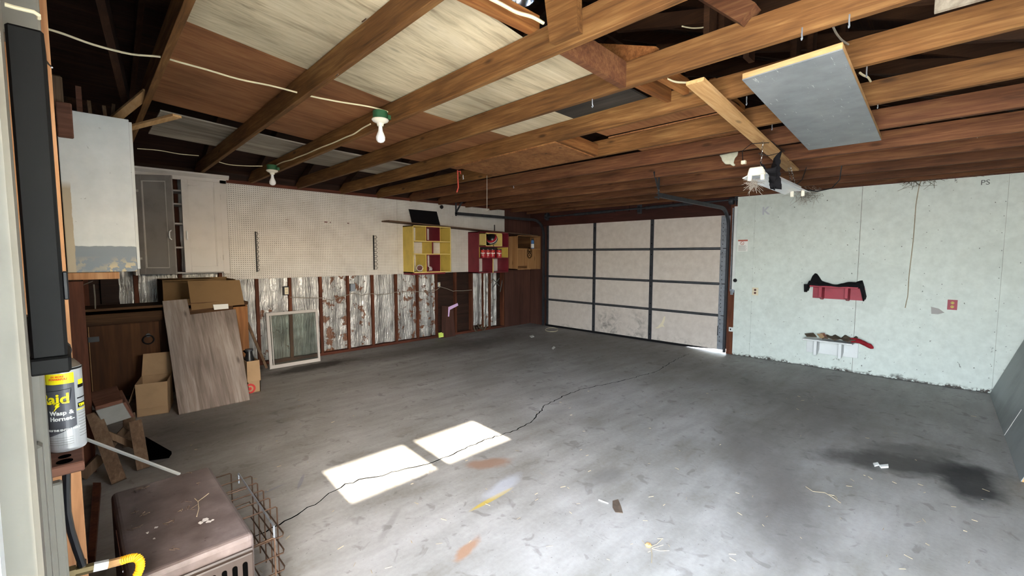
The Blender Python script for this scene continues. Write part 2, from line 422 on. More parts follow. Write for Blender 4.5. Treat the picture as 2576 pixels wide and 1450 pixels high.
def foil(name, th, tear=True):
    k = NM(name); r = k.rand(); off = k.n('CombineXYZ'); m7 = k.math('MULTIPLY', r, 23.0)
    for i in range(3): k.l(m7, off.inputs[i])
    va = k.n('VectorMath', operation='ADD'); k.l(k.tc, va.inputs[0]); k.l(off.outputs[0], va.inputs[1]); src = va.outputs[0]
    wr = k.noise(13, 4, .6, k.mapping((2.0, 1, .22), src=src), 1.2); cr = k.noise(24, 3, .6, src, .5)
    col = k.ramp(k.noise(6, 3, .5, src), [(.3, lin('8e8d8c')), (.7, lin('b9b8b7'))])
    mt = .7
    if tear:
        t = k.noise(7.5, 4, .6, src, .3); s2 = k.noise(38, 3, .6, src)
        near = k.ramp(t, [(th-.10, (0,)*3), (th, (1,)*3)])
        f1 = k.ramp(t, [(th, (0,)*3), (th+.012, (1,)*3)]); f2 = k.math('MULTIPLY', near, k.ramp(s2, [(.58, (0,)*3), (.6, (1,)*3)]))
        msk = k.math('MAXIMUM', f1, f2); col = k.mix(msk, col, k.mix(f1, lin('2e211a'), lin('6c4732')))
        k.l(k.math('MULTIPLY', k.math('SUBTRACT', 1.0, msk), mt), k.b.inputs['Metallic'])
    k.bump(k.math('ADD', k.math('MULTIPLY', wr, .8), k.math('MULTIPLY', cr, .2)), .9, .03)
    m = k.out(col, .38, mt, .5)
    return m
M['foil'] = foil('insulation_foil', .78)
M['foil_torn'] = foil('torn_insulation_foil', .565)
M['foil_bit'] = foil('nicked_insulation_foil', .63)
def greypanel():
    k = NM('grey_painted_panel'); a = k.noise(6, 4, .6); st = k.noise(30, 4, .65, k.mapping((.25, 2.0, 1)))
    col = k.ramp(a, [(.3, lin('6c7176')), (.7, lin('878c90'))])
    col = k.mix(k.ramp(st, [(.655, (0,)*3), (.69, (.8,)*3)]), col, lin('c3c6c6'))
    k.bump(st, .1, .004); return k.out(col, .38, 0, .5)
M['greypanel'] = greypanel()
def cabend():
    k = NM('cabinet_end_paint'); x, y, z = k.sep(); a = k.noise(7, 4, .6); e = k.noise(9, 4, .6)
    white = k.ramp(a, [(.3, lin('cdd2d2')), (.7, lin('dde1e1'))])
    white = k.mix(k.ramp(k.noise(26, 3, .5, None, .6), [(.73, (0,)*3), (.74, (.5,)*3)]), white, lin('8d8f8f'))
    zz = k.math('ADD', z, k.math('MULTIPLY', k.math('SUBTRACT', e, .5), .03))
    low = k.ramp(zz, [(.172, (1,)*3), (.176, (0,)*3)])
    col = k.mix(low, white, lin('7c868f'))
    pe = k.math('MULTIPLY', k.ramp(z, [(.03, (1,)*3), (.11, (0,)*3)]), k.ramp(k.noise(24, 4, .6), [(.47, (0,)*3), (.5, (1,)*3)]))
    pe = k.math('MULTIPLY', pe, k.ramp(k.noise(4, 2, .5), [(.42, (0,)*3), (.5, (1,)*3)]))
    col = k.mix(pe, col, lin('c6b58f'))
    xx = k.math('ADD', x, k.math('MULTIPLY', k.math('SUBTRACT', e, .5), .02))
    raw = k.math('MULTIPLY', k.ramp(xx, [(.0, (1,)*3), (.004, (0,)*3)]), k.ramp(z, [(.55, (1,)*3), (.6, (0,)*3)]))
    col = k.mix(raw, col, lin('b3a58c'))
    return k.out(col, .45, 0, .35)
M['cabend'] = cabend()
def heatermat():
    k = NM('brown_heater_enamel'); a = k.noise(5, 5, .65); b = k.noise(24, 4, .6, None, .6)
    col = k.ramp(a, [(.35, lin('463b37')), (.55, lin('665b59')), (.7, lin('807674'))])
    col = k.mix(k.ramp(b, [(.66, (0,)*3), (.72, (.7,)*3)]), col, lin('40302a'))
    k.bump(b, .2, .004); return k.out(col, k.ramp(a, [(.3, (.35,)*3), (.7, (.6,)*3)]), .15, .5)
M['heater'] = heatermat()
M['heaterfront'] = paint('heater_front_enamel', '302620', .4, .2, 8, spec=.5)
M['rust_dirt'] = paint('dust_clump', '57493d', .95, .3, 20)
def glassmat():
    m = bpy.data.materials.new('dusty_glass'); m.use_nodes = True; nt = m.node_tree; nt.nodes.clear()
    o = nt.nodes.new('ShaderNodeOutputMaterial'); a = nt.nodes.new('ShaderNodeMixShader'); b = nt.nodes.new('ShaderNodeMixShader')
    t = nt.nodes.new('ShaderNodeBsdfTransparent'); t.inputs[0].default_value = (.86, .9, .88, 1); g = nt.nodes.new('ShaderNodeBsdfGlossy'); g.inputs['Roughness'].default_value = .08
    d = nt.nodes.new('ShaderNodeBsdfDiffuse'); d.inputs[0].default_value = (.35, .38, .35, 1)
    a.inputs[0].default_value = .10; b.inputs[0].default_value = .05
    nt.links.new(t.outputs[0], a.inputs[1]); nt.links.new(g.outputs[0], a.inputs[2]); nt.links.new(a.outputs[0], b.inputs[1]); nt.links.new(d.outputs[0], b.inputs[2]); nt.links.new(b.outputs[0], o.inputs[0])
    return m
M['glass'] = glassmat()
def clearglass():
    m = bpy.data.materials.new('window_glass'); m.use_nodes = True; nt = m.node_tree; nt.nodes.clear()
    o = nt.nodes.new('ShaderNodeOutputMaterial'); a = nt.nodes.new('ShaderNodeMixShader')
    t = nt.nodes.new('ShaderNodeBsdfTransparent'); g = nt.nodes.new('ShaderNodeBsdfGlossy'); a.inputs[0].default_value = .06
    g.inputs['Roughness'].default_value = .02
    nt.links.new(t.outputs[0], a.inputs[1]); nt.links.new(g.outputs[0], a.inputs[2]); nt.links.new(a.outputs[0], o.inputs[0]); return m
M['clear'] = clearglass()
M['drive'] = paint('driveway_concrete', 'b9b2a6', .8, .12, 2)
M['outwall'] = paint('outside_siding', 'b8b0a4', .7, .1, 3)

# ------------------------------------------------------------------ dimensions
YW, XF = 6.558, 6.97          # pegboard face, white wall face
YR = -0.75                    # right wall face
# ================================================================== SETTING
o = MB().box(-.17, 7.12, -.85, 6.70, -.12, 0).build('floor', M['floor']); o.location = (0, 0, 0)
o.data.transform(Matrix.Translation((3.475, 2.925, -.12))); struct(o); floor = o
o = MB().box(-14, 22, -16, 16, -.20, -.025).build('floor_outside', M['drive']); struct(o)
# crack through the slab: a jagged sunken ribbon drawn as its own dark sliver
crk = [P(*q, z=0) for q in [(560,1392),(700,1320),(745,1295),(790,1270),(830,1243),(870,1220),(920,1203),(960,1197),(1000,1185),(1060,1172),(1100,1158),(1130,1148),(1160,1133),(1220,1108),(1290,1085),(1320,1072),(1340,1060),(1356,1040),(1372,1020),(1395,1008),(1420,995),(1460,981),(1500,972),(1580,955),(1650,935),(1700,905),(1735,890)]]
fine = []
for a, b in zip(crk[:-1], crk[1:]):
    n = max(2, int((b-a).length/.035)); nn = Vector((-(b-a).y, (b-a).x, 0)).normalized()
    for i in range(n): fine.append(a.lerp(b, i/n) + nn*random.uniform(-.012, .012))
mb = MB(); L = []
for i, p in enumerate(fine):
    d = (fine[min(i+1, len(fine)-1)]-fine[max(0, i-1)]).normalized(); nn = Vector((-d.y, d.x, 0)); wd = random.uniform(.002, .0048) + (.0012 if i < 110 else 0)
    L.append((p+nn*wd, p-nn*wd))
for (a, b), (c, d) in zip(L[:-1], L[1:]):
    mb.add([(q.x, q.y, .0006) for q in (a, b, d, c)], [(0, 1, 2, 3)])
mb.build('crack', M['hole'], floor)

# ---- left wall (pegboard wall)
wl = sroot('wall_left')
for i in range(14):
    z0 = i*.185
    box('siding_board', M['siding'], wl, -.15, 7.1, 6.665, 6.685, z0+.004, z0+.181)
box('sheathing', M['siding'], wl, -.17, 7.12, 6.686, 6.70, -.05, 2.6)
box('sole_plate', M['plate'], wl, -.10, 6.29, 6.56, 6.655, 0, .04)
box('top_plate', M['plate'], wl, -.10, 7.05, 6.55, 6.655, 2.392, 2.432)
STUD = [.10, .51, .92, 1.33, 1.74, 2.151, 2.573, 2.986, 3.39, 3.808, 4.222, 4.618, 5.045, 5.436, 5.896, 6.262]
for i, x in enumerate(STUD):
    box('stud', M['stud'], wl, x-.021, x+.019, 6.567, 6.655, .04, 2.392, .002)
box('stud', M['stud'], wl, 5.700, 5.722, 6.567, 6.655, .04, 1.17)
def batt(x0, x1, z0, z1, mat, y=6.60, seed=0):
    rnd = random.Random(seed); off = {}
    def fn(a, b):
        j = .022*math.sin(a*9+seed)+.010*rnd.uniform(-1, 1)
        if a in (0, 1): j = 0
        return (x0+(x1-x0)*a + (rnd.uniform(-.006, .004) if a in (0, 1) else 0), y+j*.6, z0+(z1-z0)*b)
    return MB().grid(fn, 8, 14).build('insulation_batt', mat, wl)
batt(.13, .22, 1.22, 2.39, M['foil'], seed=1); batt(.365, .487, .9, 2.39, M['foil'], seed=2); batt(.535, .897, .9, 2.39, M['foil'], seed=3)
batt(.945, 1.305, .5, 2.39, M['foil'], seed=4); batt(1.355, 1.717, .05, 1.5, M['foil'], seed=5); batt(1.765, 2.128, .05, 1.2, M['foil_bit'], seed=6)
batt(2.175, 2.55, .05, 1.2, M['foil'], seed=7); batt(2.6, 2.962, .05, 1.2, M['foil_torn'], seed=8); batt(3.01, 3.366, .05, 1.2, M['foil_bit'], seed=9)
batt(3.414, 3.784, .05, 1.2, M['foil'], seed=10); batt(3.832, 4.198, .05, 1.2, M['foil_torn'], seed=11); batt(4.246, 4.592, .05, 1.2, M['foil_torn'], seed=12)
batt(5.46, 5.697, .12, 1.2, M['foil'], seed=13); batt(5.725, 5.873, .06, 1.2, M['foil_bit'], seed=14); batt(5.92, 6.1, .06, 1.2, M['foil_bit'], seed=15)
box('backing_board', M['siding'], wl, .215, .36, 6.59, 6.60, .95, 1.32)
box('backing_board', M['siding'], wl, 4.642, 5.02, 6.62, 6.63, .04, 1.2)
box('corner_panel', M['brown_ply'], wl, 6.285, 7.05, 6.556, 6.568, 0, 2.392)
box('pegboard_panel', M['peg'], wl, 1.37, 3.838, YW, YW+.006, 1.169, 2.388)
box('pegboard_panel', M['peg'], wl, 3.842, 6.282, YW, YW+.006, 1.169, 2.388)
mb = MB()
for u, v, w_, h_ in ((820, 559, 9, 3), (831, 560, 2, 4), (876, 562, 5, 2.5), (722, 553, 9, 1.2)):
    mb.prism([P(u-w_/2, v-h_/2, y=YW-.0005), P(u+w_/2, v-h_/3, y=YW-.0005), P(u+w_/3, v+h_/2, y=YW-.0005), P(u-w_/2, v+h_/3, y=YW-.0005)], (0, -.0008, 0))
mb.build('paint_scrape', M['mugbrown'], wl)['kind'] = 'stuff'
# marks inked on the foil: a cross and a slash
mb = MB()
for a, b in (((1240,702),(1256,720)), ((1256,700),(1240,724)), ((1264,703),(1258,735))):
    mb.bar(P(*a, y=6.586), P(*b, y=6.586), .012, .012)
mb.build('ink_mark', M['pencil'], wl)

# ---- far wall
wf = sroot('wall_far')
for i in range(14):
    z0 = i*.185
    box('siding_board', M['siding'], wf, 7.10, 7.12, -.85, 2.45, z0+.004, z0+.181)
    if i > 11: box('siding_board', M['siding'], wf, 7.10, 7.12, 2.45, 6.7, z0+.004, z0+.181)
box('siding_board', M['siding'], wf, 7.10, 7.12, 6.10, 6.7, 0, 2.22)
box('sheathing', M['siding'], wf, 7.121, 7.13, -.85, 2.46, -.05, 2.6); box('sheathing', M['siding'], wf, 7.121, 7.13, 2.46, 6.7, 2.10, 2.6); box('sheathing', M['siding'], wf, 7.121, 7.13, 6.09, 6.7, -.05, 2.1)
YS = [2.345, 2.108, .902, -.307, -.74]
for a, b in zip(YS[:-1], YS[1:]):
    ga, gb = [.0018 if abs(q-.902) < .01 else .0007 for q in (a, b)]
    box('wall_panel', M['whitegreen'], wf, XF, XF+.012, b+gb, a-ga, .005 if a > 0 else .002, 2.335)
for y in (2.25, 1.5, .9, .3, -.31):
    box('stud', M['stud'], wf, 6.985, 7.09, y-.02, y+.02, .04, 2.45)
box('cripple_block', M['joist'], wf, 6.985, 7.06, 1.10, 1.19, 2.33, 2.42); box('cripple_block', M['joist'], wf, 6.985, 7.06, .16, .30, 2.33, 2.42)
box('cap_strip', M['plate'], wf, 6.96, 7.06, -.74, 2.33, 2.336, 2.356)
box('top_plate', M['header'], wf, 6.985, 7.09, -.75, 6.6, 2.45, 2.52)
box('header_beam', M['header'], wf, 7.055, 7.095, 2.34, 6.55, 2.08, 2.45)
box('header_ledger', M['header'], wf, 7.02, 7.055, 2.34, 6.2, 2.28, 2.40)
box('corner_panel', M['brown_ply'], wf, 7.06, 7.075, 6.08, 6.556, 0, 2.28)
box('jamb_post', M['stud'], wf, 6.985, 7.09, 2.34, 2.44, 0, 2.28)
box('jamb_post', M['stud'], wf, 7.06, 7.09, 6.03, 6.10, 0, 2.28)
# door stop trim strip, right of the garage door
t1 = box('trim_1', M['white'], None, 6.965, 6.985, 2.345, 2.385, .97, 2.20); struct(t1)

# ---- near wall (the doorway the camera stands in)
wn = sroot('wall_near')
box('sheathing', M['outwall'], wn, -.17, -.15, 1.0, 6.70, -.02, 2.5)
box('sheathing', M['outwall'], wn, -.17, -.15, -.85, 1.0, 2.25, 2.5)
for i in range(12): box('liner_board', M['siding'], wn, -.149, -.135, 1.45, 6.66, i*.2+.003, i*.2+.197)
box('lintel', M['rafter'], wn, -.14, -.05, -.80, 1.02, 2.25, 2.42)
for y in (1.60, 1.85, 2.26, 2.67, 3.08, 3.49, 3.9, 4.6, 5.4, 6.2):
    box('stud', M['stud_raw_sunlit'] if y < 1.7 else M['stud'], wn, -.135, -.010 if y < 1.7 else -.035, y-.02, y+.02, 0, 2.35, .002)  # nearest stud has the sunlight put into its wood colour
box('wall_post', M['stud'], wn, -.05, .050, 4.10, 4.19, 0, 1.31, .002)
box('wall_post', M['lumber'], wn, .0, .045, 4.19, 4.28, 0, 1.31, .002)
box('top_plate', M['rafter'], wn, -.135, -.03, 1.0, 6.6, 2.35, 2.42)
box('doorway_post', M['stud'], wn, -.15, -.10, .99, 1.36, 0, 2.25)
d2 = sroot('shade_door_leaf', (-.5, .82, 0))   # unseen door leaf, added to keep sky light off the casing
MB().box(-.95, -.080, .80, .845, .01, 2.2).build('leaf', M['white'], d2, .003); MB().tube([(-.88, .80, 1.0), (-.88, .76, 1.0)], .01).lathe([(0, -.03), (.025, -.02), (.028, 0), (.02, .02), (0, .025)], (-.88, .74, 1.0), 12, Matrix.Rotation(math.pi/2, 3, 'X')).build('knob', M['brass'], d2)
# white painted door casing, left of the doorway
tr = sroot('trim_2')
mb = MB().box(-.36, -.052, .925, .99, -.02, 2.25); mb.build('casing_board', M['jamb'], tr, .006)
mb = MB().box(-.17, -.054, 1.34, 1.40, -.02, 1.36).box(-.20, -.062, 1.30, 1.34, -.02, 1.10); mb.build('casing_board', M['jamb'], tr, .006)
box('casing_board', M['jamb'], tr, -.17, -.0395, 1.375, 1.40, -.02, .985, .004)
# unseen post added outside the doorway to keep the sun off the white door casing
o = MB().box(-.34, -.187, -1.0, -.9, -.03, 2.7).build('sun_blocker_post', M['siding']); struct(o)
# ---- right wall with its two-pane window (outside the frame; it lets the sun in)
wr = sroot('wall_right')
WX = [(.885, 1.510), (1.605, 2.225)]; WZ = (1.625, 1.925)
box('wall_panel', M['white'], wr, -.17, .885, -.85, YR, 0, 2.5); box('wall_panel', M['white'], wr, 2.225, 7.1, -.85, YR, 0, 2.5)
box('wall_panel', M['white'], wr, .885, 2.225, -.85, YR, 0, WZ[0]); box('wall_panel', M['white'], wr, .885, 2.225, -.85, YR, WZ[1], 2.5)
w1 = sroot('window_1'); box('mullion', M['white'], w1, 1.510, 1.605, -.84, -.76, *WZ)
for a, b in WX: box('pane', M['clear'], w1, a, b, -.803, -.799, *WZ)

# ---- ceiling: joists, rafters, roof boards
ce = sroot('ceiling')
JX = [(.415, 2.45, 2.72), (1.115, 2.435, 2.575), (1.70, 2.415, 2.475), (2.285, 2.405, 2.447), (2.90, 2.392, 2.455), (3.49, 2.385, 2.40), (4.08, 2.383, 2.372), (4.66, 2.372, 2.335), (5.27, 2.368, 2.338), (5.87, 2.36, 2.332), (6.45, 2.355, 2.33), (6.93, 2.35, 2.345)]
def jz(i, y):
    x, a, b = JX[i]; return a + (b-a)*(6.4-y)/6.6
def zdeck(x, y):   # height of the joist tops at a place
    for i in range(len(JX)-1):
        if x <= JX[i+1][0] or i == len(JX)-2:
            t = max(0, min(1, (x-JX[i][0])/(JX[i+1][0]-JX[i][0]))); return (jz(i, y)*(1-t)+jz(i+1, y)*t)+.141
EAVE_Y, EAVE_Z, SLOPE, RIDGE_Y = 6.66, 2.50, .44, 2.95
for i, (x, a, b) in enumerate(JX):
    z0, z1 = jz(i, 6.62), jz(i, -.75); mb = MB()
    top = .14
    yb = 6.62-.18
    prof = [(6.62, z0), (6.62, z0+.055), (yb, jz(i, yb)+top), (-.45, jz(i, -.45)+top), (-.75, z1+.055), (-.75, z1)]
    mb.prism([(x, y, z) for y, z in prof], (.038, 0, 0))
    mb.build('joist', M['joist'] if i < 6 else M['joist_red'], ce, .002)
def roofz(y): return EAVE_Z+.03+(EAVE_Y-y)*SLOPE if y > RIDGE_Y else EAVE_Z+.03+(EAVE_Y-RIDGE_Y)*SLOPE-(RIDGE_Y-y)*SLOPE
for i, (x, a, b) in enumerate(JX):
    xr = x+.042
    for (ya, yb) in ((6.9, RIDGE_Y), (-1.0, RIDGE_Y)):
        za, zb = roofz(ya), roofz(yb)
        MB().prism([(xr, ya, za-.02), (xr, ya, za-.13), (xr, yb, zb-.15), (xr, yb, zb-.02)], (.038, 0, 0)).build('rafter', M['rafter'], ce)
box('ridge_board', M['rafter'], ce, -.15, 7.1, RIDGE_Y-.02, RIDGE_Y+.02, roofz(RIDGE_Y)-.2, roofz(RIDGE_Y)-.02)
for side in (1, -1):
    y0 = 7.0 if side > 0 else -1.1
    L = abs(y0-RIDGE_Y)*math.sqrt(1+SLOPE**2); n = 20; dy = abs(y0-RIDGE_Y)/n
    for k in range(n):
        ya, yb = y0-side*k*dy, y0-side*(k+1)*dy-side*.002
        MB().prism([(-.35, ya, roofz(ya)), (-.35, yb, roofz(yb)), (-.35, yb, roofz(yb)+.02), (-.35, ya, roofz(ya)+.02)], (7.7, 0, 0)).build('roof_board', M['roofboard'], ce)
    MB().prism([(-.36, y0, roofz(y0)+.021), (-.36, RIDGE_Y, roofz(RIDGE_Y)+.021), (-.36, RIDGE_Y, roofz(RIDGE_Y)+.04), (-.36, y0, roofz(y0)+.04)], (7.8, 0, 0)).build('roof_covering', M['siding'], ce)
for xg in (-.17, 7.10):   # gable boarding
    mb = MB(); pts = [(xg, -.85, 2.5), (xg, 6.7, 2.5), (xg, 6.7, roofz(6.7)), (xg, RIDGE_Y, roofz(RIDGE_Y)), (xg, -.85, roofz(-.85))]
    mb.prism(pts, (.02, 0, 0)).build('gable_boarding', M['siding'], ce)
for k in range(5): box('gable_stud', M['rafter'], ce, -.15, -.06, 1.2+k*.8, 1.24+k*.8, 2.42, roofz(1.2+k*.8)-.02)
for ye in (6.665, -.79):  # eave blocking
    box('eave_board', M['siding'], ce, -.15, 7.1, ye-.01, ye+.01, 2.43, 2.56)
# blocking between joists (along x)
def blk(i, y, dz0=.0, h=.14, mat='block', w_=.038, up=0):
    x0, x1 = JX[i][0]+.038, JX[i+1][0]
    za, zb = jz(i, y)+dz0, jz(i+1, y)+dz0
    MB().prism([(x0, y, za), (x1, y, zb), (x1, y, zb+h), (x0, y, za+h)], (0, w_, 0)).build('blocking', M[mat], ce)
blk(2, 1.39, 0, .14, 'joist_red'); MB().prism([(1.156, 1.56, 2.588), (1.74, 1.56, 2.598), (1.74, 1.56, 2.69), (1.156, 1.56, 2.68)], (0, .04, 0)).build('blocking', M['block'], ce); blk(3, 1.42, .07, .09); blk(3, 1.30, .09, .09); blk(4, 2.40, .005, .10)
blk(4, 1.15, .12, .04); blk(5, 1.25, .12, .04)
box('ceiling_patch_panel', M['brownply'], ce, 3.0, 3.40, 1.15, 2.25, 2.53, 2.54)
# gusset board on the third joist, struts up to the roof
MB().prism([(1.655, 1.42, 2.485), (1.655, 1.258, 2.485), (1.655, 1.30, 3.3), (1.655, 1.55, 3.3)], (.04, 0, 0)).build('strut', M['joist'], ce)
MB().bar((2.27, .74, 2.58), (2.27, 1.75, 3.55), .09, .09).build('strut', M['joist_red'], ce)
MB().bar((2.33, 1.25, 2.55), (2.33, 2.2, 2.9), .038, .14).build('strut', M['block'], ce)
for x, y in ((2.45, 1.0), (2.60, .98), (2.76, .9), (3.1, .75), (3.25, .7), (3.6, .6)):
    box('strut', M['rafter'], ce, x, x+.10, y, y+.03, 2.60, 3.4)
MB().bar((.35, 4.4, 2.62), (-.05, 1.9, 3.4), .04, .14).build('strut', M['rafter'], ce)
MB().bar((-.05, 5.0, 2.68), (.44, 4.9, 2.62), .04, .09).build('strut', M['rafter'], ce)
for i in (4, 5, 6, 7):
    MB().bar((JX[i][0]+.1, -.3, 2.62), (JX[i][0]+.1, 1.9, 3.2), .04, .09).build('strut', M['rafter'], ce)

# ================================================================== SHEETS ON THE JOISTS
def sheet(name, x0, x1, y0, y1, mat, label, th=.012, dz=.004, nx=8):
    mb = MB()
    xs = [x0+(x1-x0)*k/nx for k in range(nx+1)]
    for x_a, x_b in zip(xs[:-1], xs[1:]):
        pass
    vs = []; fs = []
    for x in xs:
        for y in (y0, y1):
            z = zdeck(x, y)+dz; vs += [(x, y, z), (x, y, z+th)]
    for k in range(nx):
        b = k*4; fs += [(b, b+4, b+6, b+2), (b+1, b+3, b+7, b+5), (b, b+1, b+5, b+4), (b+2, b+6, b+7, b+3)]
    fs += [(0, 2, 3, 1), (nx*4, nx*4+1, nx*4+3, nx*4+2)]
    mb.add(vs, fs); return tag(mb.build(name, mat), label, 'plywood')
sheet('plywood_sheet', .43, 1.72, 1.66, 2.965, M['greyply'], 'large weathered grey plywood sheet lying on the joists, nearest the camera')
sheet('plywood_sheet', 1.725, 2.31, 1.45, 2.965, M['greyply'], 'grey weathered plywood piece between the third and fourth joists from the left', nx=2)
sheet('plywood_sheet', 2.315, 3.0, 2.24, 2.97, M['greyply'], 'small pale grey plywood piece on the joists beside the blackish board', nx=2)
sheet('dark_board', 2.315, 3.02, 1.60, 2.235, M['darkboard'], 'blackish board lying on the joists beside a pale grey plywood piece', nx=2)
sheet('plywood_sheet', .43, 3.45, 2.97, 4.43, M['brownply'], 'large orange brown plywood sheet on the joists behind the grey one', nx=10)
sheet('weathered_plank', .58, 3.05, 4.66, 5.46, M['greyboard'], 'streaky grey weathered plank on the joists nearest the pegboard wall', nx=8)
sheet('plywood_sheet', 3.5, 4.6, 1.3, 2.3, M['brownply'], 'light tan board on the joists behind the hanging strip board', nx=4)
tag(MB().box(2.86, 2.885, -.6, .148, 2.596, 2.74).build('grey_offcut', M['greyboard']), 'pale grey board end standing on the joists at the upper right corner', 'board')
# stained panel fixed under two joists
mb = MB(); vs = []
for x, y in ((2.90, 3.78), (3.46, 3.78), (3.46, 2.42), (2.90, 2.42)):
    vs.append((x, y, jz(4 if x < 3.2 else 5, y)-.014))
mb.prism(vs, (0, 0, .012)); tag(mb.build('stained_panel', M['osb']), 'brown water-stained panel nailed under the joists above the red rope', 'panel')
# grey painted panel under the joists
gp = thing('painted_sheet', 'grey painted rectangular panel screwed under the joists at upper right', 'panel', (3.38, .65, 2.40))
q = [(2.479, .835), (2.426, .412), (4.286, .462), (4.276, .915)]
def gz(x): return 2.408-.0245*(x-2.45)-.03
MB().prism([(x, y, gz(x)) for x, y in q], (0, 0, .006)).build('face_sheet', M['greypanel'], gp)
MB().prism([(x, y, gz(x)+.006) for x, y in q], (0, 0, .026)).build('core_board', M['pine_y'], gp)
# strip board under the joists
mb = MB(); n = 8; a, b = Vector((2.446, 1.065, 0)), Vector((5.10, 1.22, 0)); vs = []; fs = []
tag(MB().prism([(2.446, 1.114, 2.415), (2.444, 1.016, 2.415), (5.126, 1.170, 2.315), (5.071, 1.270, 2.315)], (0, 0, .02)).build('strip_board', M['pine']), 'long light pine strip nailed across the joists above the tube light', 'board')

# ================================================================== GARAGE DOOR
DX = 7.03
gd = sroot('door_1', (DX, 4.28, 0))
ZS = [.035, .5656, 1.0512, 1.5889, 2.09]
DY = [2.53, 3.7135, 4.8779, 6.03]
for i in range(4):
    z0, z1 = ZS[i]+.004, ZS[i+1]-.004
    sec = MB().box(DX, DX+.035, DY[0]-.03, DY[3]+.02, z0, z1).build('door_section', M['doorpanel'], gd)
    for y in DY[1:3]:
        box('stile', M['steel'], sec, DX-.014, DX, y-.03, y+.03, z0, z1, .002)
    box('stile', M['steel'], sec, DX-.014, DX, DY[3]-.02, DY[3]+.03, z0, z1, .002)
    st = box('stile', M['galv'], sec, DX-.016, DX, DY[0]-.03, DY[0]+.055, z0+.01, z1-.01, .002); st['label'] = 'bright galvanised stile'
    mb = MB()
    for kk in range(7):
        z = z0+.06+kk*(z1-z0-.12)/6; mb.box(DX-.0175, DX-.0155, DY[0]+.018, DY[0]+.026, z-.007, z+.007)
    for y in DY[1:3]:
        for z in (z0+.09, z1-.09): mb.box(DX-.0165, DX-.0135, y-.006, y+.006, z-.008, z+.008)
    mb.build('punched_hole', M['hole'], sec)
    if i < 3:
        box('rail', M['steel'], sec, DX-.012, DX-.001, DY[0]+.056, DY[3]-.02, z1-.018, z1, 0)
    if i > 0:
        box('rail', M['steel'], sec, DX-.012, DX-.001, DY[0]+.056, DY[3]-.02, z0, z0+.014, 0)
MB().box(DX+.036, DX+.042, DY[0]-.11, DY[3]+.05, .05, 2.10).build('outer_skin', M['galv'], gd)
for z in ZS[1:4]:
    for y in (DY[0]+.01, DY[1], DY[2], DY[3]):
        MB().box(DX-.022, DX-.012, y-.035, y+.035, z-.012, z+.012).box(DX-.02, DX-.012, y-.02, y+.02, z-.05, z+.05).build('hinge', M['steel'] if y > 2.6 else M['galv'], gd)
        if y in (DY[0]+.01, DY[3]):
            e = -.05 if y < 3 else .05
            MB().tube([(DX-.03, y, z), (DX-.03, y+e*1.3, z)], .006).lathe([(.0, -.008), (.022, -.008), (.022, .008), (0, .008)], (DX-.03, y+e*1.5, z), 10, Matrix.Rotation(math.pi/2, 3, 'X')).build('roller', M['steel'], gd)
MB().box(DX-.02, DX, DY[0]-.02, DY[0]+.05, .04, .12).box(DX-.03, DX-.012, DY[0]-.01, DY[0]+.03, 2.0, 2.06).build('corner_bracket', M['galv'], gd)
# rubber seal: sits a little high at the right end so daylight shows
MB().prism([(DX+.005, 6.10, -.002), (DX+.005, 3.15, -.002), (DX+.005, 2.5, .042), (DX+.005, 2.5, .056), (DX+.005, 6.10, .056)], (.02, 0, 0)).build('bottom_seal', M['blackplastic'], gd)
MB().tube([(DX-.015, 2.575, .26), (DX-.035, 2.575, .26), (DX-.035, 2.575, .40), (DX-.015, 2.575, .40)], .006).build('lift_handle', M['steel'], gd)
# peeled paint scar on the lowest right panel
mb = MB(); s = [P(*q, x=DX-.001) for q in [(1647,826),(1655,822),(1664,812),(1670,797),(1674,796),(1672,808),(1668,817),(1672,823),(1665,822),(1656,827)]]
mb.prism(s, (-.001, 0, 0)).build('peel_mark', M['ivory'], gd)
# tracks
def track(name, label, y, zh, xb, sgn):
    t = thing(name, label, 'door track', (6.95, y, 0), 'garage door tracks')
    R = .30; pts = [(6.95, y, .02), (6.95, y, zh-R)]
    for k in range(1, 7):
        a = math.pi/2*k/6; pts.append((6.95-R+R*math.cos(a), y, zh-R+R*math.sin(a)))
    pts.append((xb, y, zh))
    mb = MB()
    prev = None
    for a, b in zip(pts[:-1], pts[1:]):
        d = Vector(b)-Vector(a); up = Vector((0, sgn, 0))
        mb.bar(a, b, .045, .006, up)
        nrm = d.cross(up).normalized()
        for s_ in (-1, 1):
            mb.bar(Vector(a)+nrm*(s_*.022)+up*.013, Vector(b)+nrm*(s_*.022)+up*.013, .004, .03, up)
    mb.build('rail', M['steel'], t)
    return t
tr1 = track('garage_door_track', 'right-hand steel garage door track, bending from the door up towards the joists', 2.44, 2.165, 4.74, 1)
MB().bar((4.76, 2.45, 2.12), (4.76, 2.45, 2.42), .032, .006, (0, 1, 0)).bar((4.75, 2.45, 2.23), (4.64, 2.45, 2.41), .03, .006, (0, 1, 0)).box(4.74, 4.77, 2.43, 2.49, 2.135, 2.15).build('hanger_bracket', M['steel'], tr1)
for z in (2.40, 2.22): MB().lathe([(0, -.004), (.009, -.004), (.009, .004), (0, .004)], (4.755, 2.45, z), 8, Matrix.Rotation(math.pi/2, 3, 'Y')).build('bolt', M['chrome'], tr1)
MB().bar((6.975, 2.40, .95), (6.975, 2.40, 2.18), .05, .012, (0, 1, 0)).build('wall_angle', M['galv'], tr1)
tr2 = track('garage_door_track', 'left-hand steel garage door track, in front of the pegboard wall', 6.10, 2.19, 4.68, -1)
MB().bar((4.70, 6.1, 2.15), (4.70, 6.1, 2.40), .032, .006, (0, 1, 0)).bar((4.71, 6.1, 2.22), (4.84, 6.1, 2.41), .03, .006, (0, 1, 0)).build('hanger_bracket', M['steel'], tr2)
